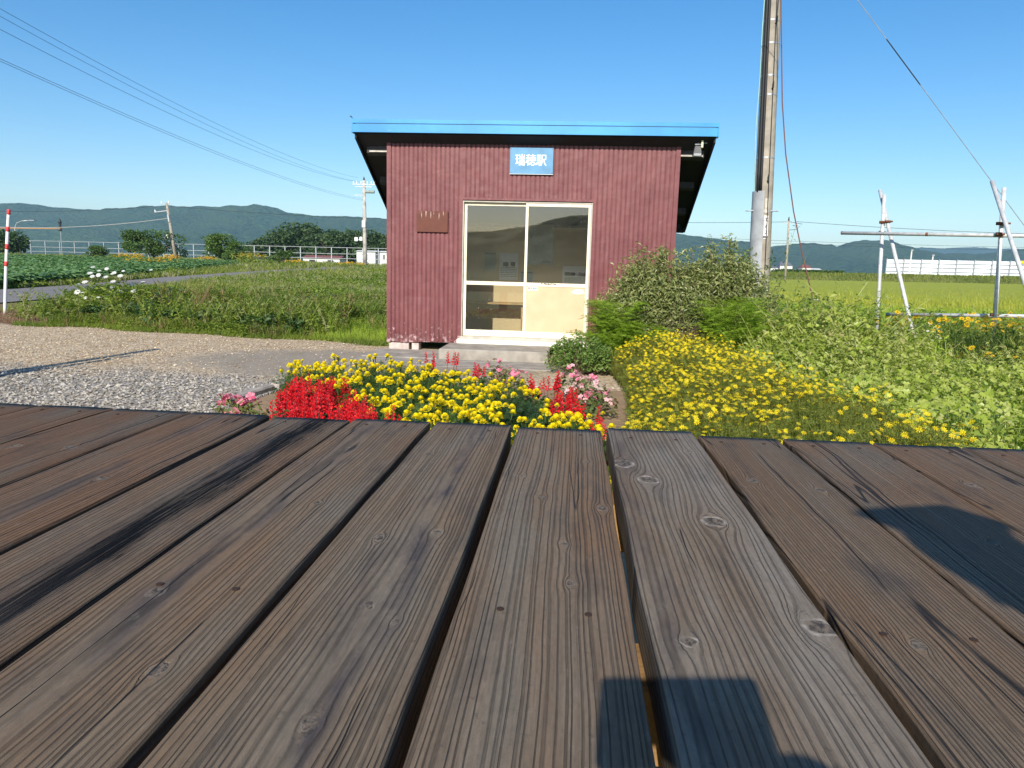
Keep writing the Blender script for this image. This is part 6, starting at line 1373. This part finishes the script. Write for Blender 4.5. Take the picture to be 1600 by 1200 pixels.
rad = [.13, .125, .145, .062, .058, .088, .082, .058, .044, .030, (.036, .022), .058, .044, .032, (.036, .022), .085, .058, .042, .036, .085, .058, .042, .036]
ed = [(0, 1), (1, 2), (2, 3), (3, 4), (4, 5), (5, 6), (2, 7), (7, 8), (8, 9), (9, 10), (2, 11), (11, 12), (12, 13), (13, 14), (0, 15), (15, 16), (16, 17), (17, 18), (0, 19), (19, 20), (20, 21), (21, 22)]
palmL = np.array(pts[10]); palmR = np.array(pts[14])
for palm, tips in ((palmL, [((-.035, .012, .030), (-.062, .030, .018)), ((-.040, .014, .014), (-.070, .030, .006)), ((-.040, .014, -.002), (-.068, .030, -.008)), ((-.036, .012, -.018), (-.060, .028, -.022)), ((-.020, -.020, .030), (-.052, -.010, .034))]),
                   (palmR, [((-.014, .02, -.045), (-.014, .035, -.078)), ((.0, .022, -.05), (.0, .038, -.088)), ((.013, .02, -.048), (.013, .036, -.082)), ((.026, .015, -.04), (.027, .03, -.066)), ((-.028, .02, -.010), (-.040, .035, -.040))])):
    b0 = 10 if palm is palmL else 14
    for m1, m2 in tips:
        i = len(pts); pts += [tuple(palm+np.array(m1)), tuple(palm+np.array(m2))]; rad += [.0095, .0085]; ed += [(b0, i), (i, i+1)]
skin('body', pts, ed, rad, M_skin, person, 0, 2)
skin('shirt', [pts[0], pts[1], pts[2], (.80, -10.17, 1.37), pts[7], (.65, -10.22, 1.18), pts[11], (1.05, -10.265, 1.17)], [(0, 1), (1, 2), (2, 3), (2, 4), (4, 5), (2, 6), (6, 7)], [.145, .142, .160, .078, .074, .064, .074, .064], M_shirt, person, 0, 2)
skin('trousers', [pts[0], pts[15], pts[16], (.79, -10.43, .14), pts[19], pts[20], (1.02, -10.43, .14)], [(0, 1), (1, 2), (2, 3), (0, 4), (4, 5), (5, 6)], [.15, .10, .075, .07, .10, .075, .07], M_trs, person, 0, 2)
skin('hair', [(.73, -10.06, 1.53), (.724, -10.04, 1.605), (.74, -10.11, 1.55)], [(0, 1), (0, 2)], [.09, .098, .07], M_hair, person, 0, 2)
for s_i, x0_ in ((0, .79), (1, 1.02)): MB().box((x0_-.05, -10.50, 0), (x0_+.05, -10.22, .09), bev=.02).build('shoe', M_black, person)
b = MB(); b.tube([(.727, -9.955, 1.525), (.727, -9.935, 1.515), (.727, -9.955, 1.50)], [.008, .014, .012], 8); b.build('nose', M_skin, person)
for dx in (-.03, .03): MB().tube([(.727+dx, -9.957, 1.555), (.727+dx, -9.952, 1.555)], [.010, .007], 10).build('eye', M_white, person)
MB().tube([(.705, -9.960, 1.475), (.727, -9.955, 1.472), (.749, -9.960, 1.475)], .004, 6).build('mouth', simple('lips', (.45, .18, .15), .5), person)

# ------------------------------------------------------------------ haze
hz = MB().box((-4200, -600, -8), (4600, 4800, 262)).build('haze', simple('placeholder', (.5, .5, .5)))
k = NT('air_haze'); k.t.nodes.remove(k.b); pv = k.n('ShaderNodeVolumePrincipled'); pv.inputs['Color'].default_value = (.42, .68, 1, 1); pv.inputs['Density'].default_value = .000125; pv.inputs['Anisotropy'].default_value = .0
k.t.links.new(pv.outputs[0], k.out.inputs['Volume']); hz.data.materials.clear(); hz.data.materials.append(k.m); tag(hz, kind='stuff')
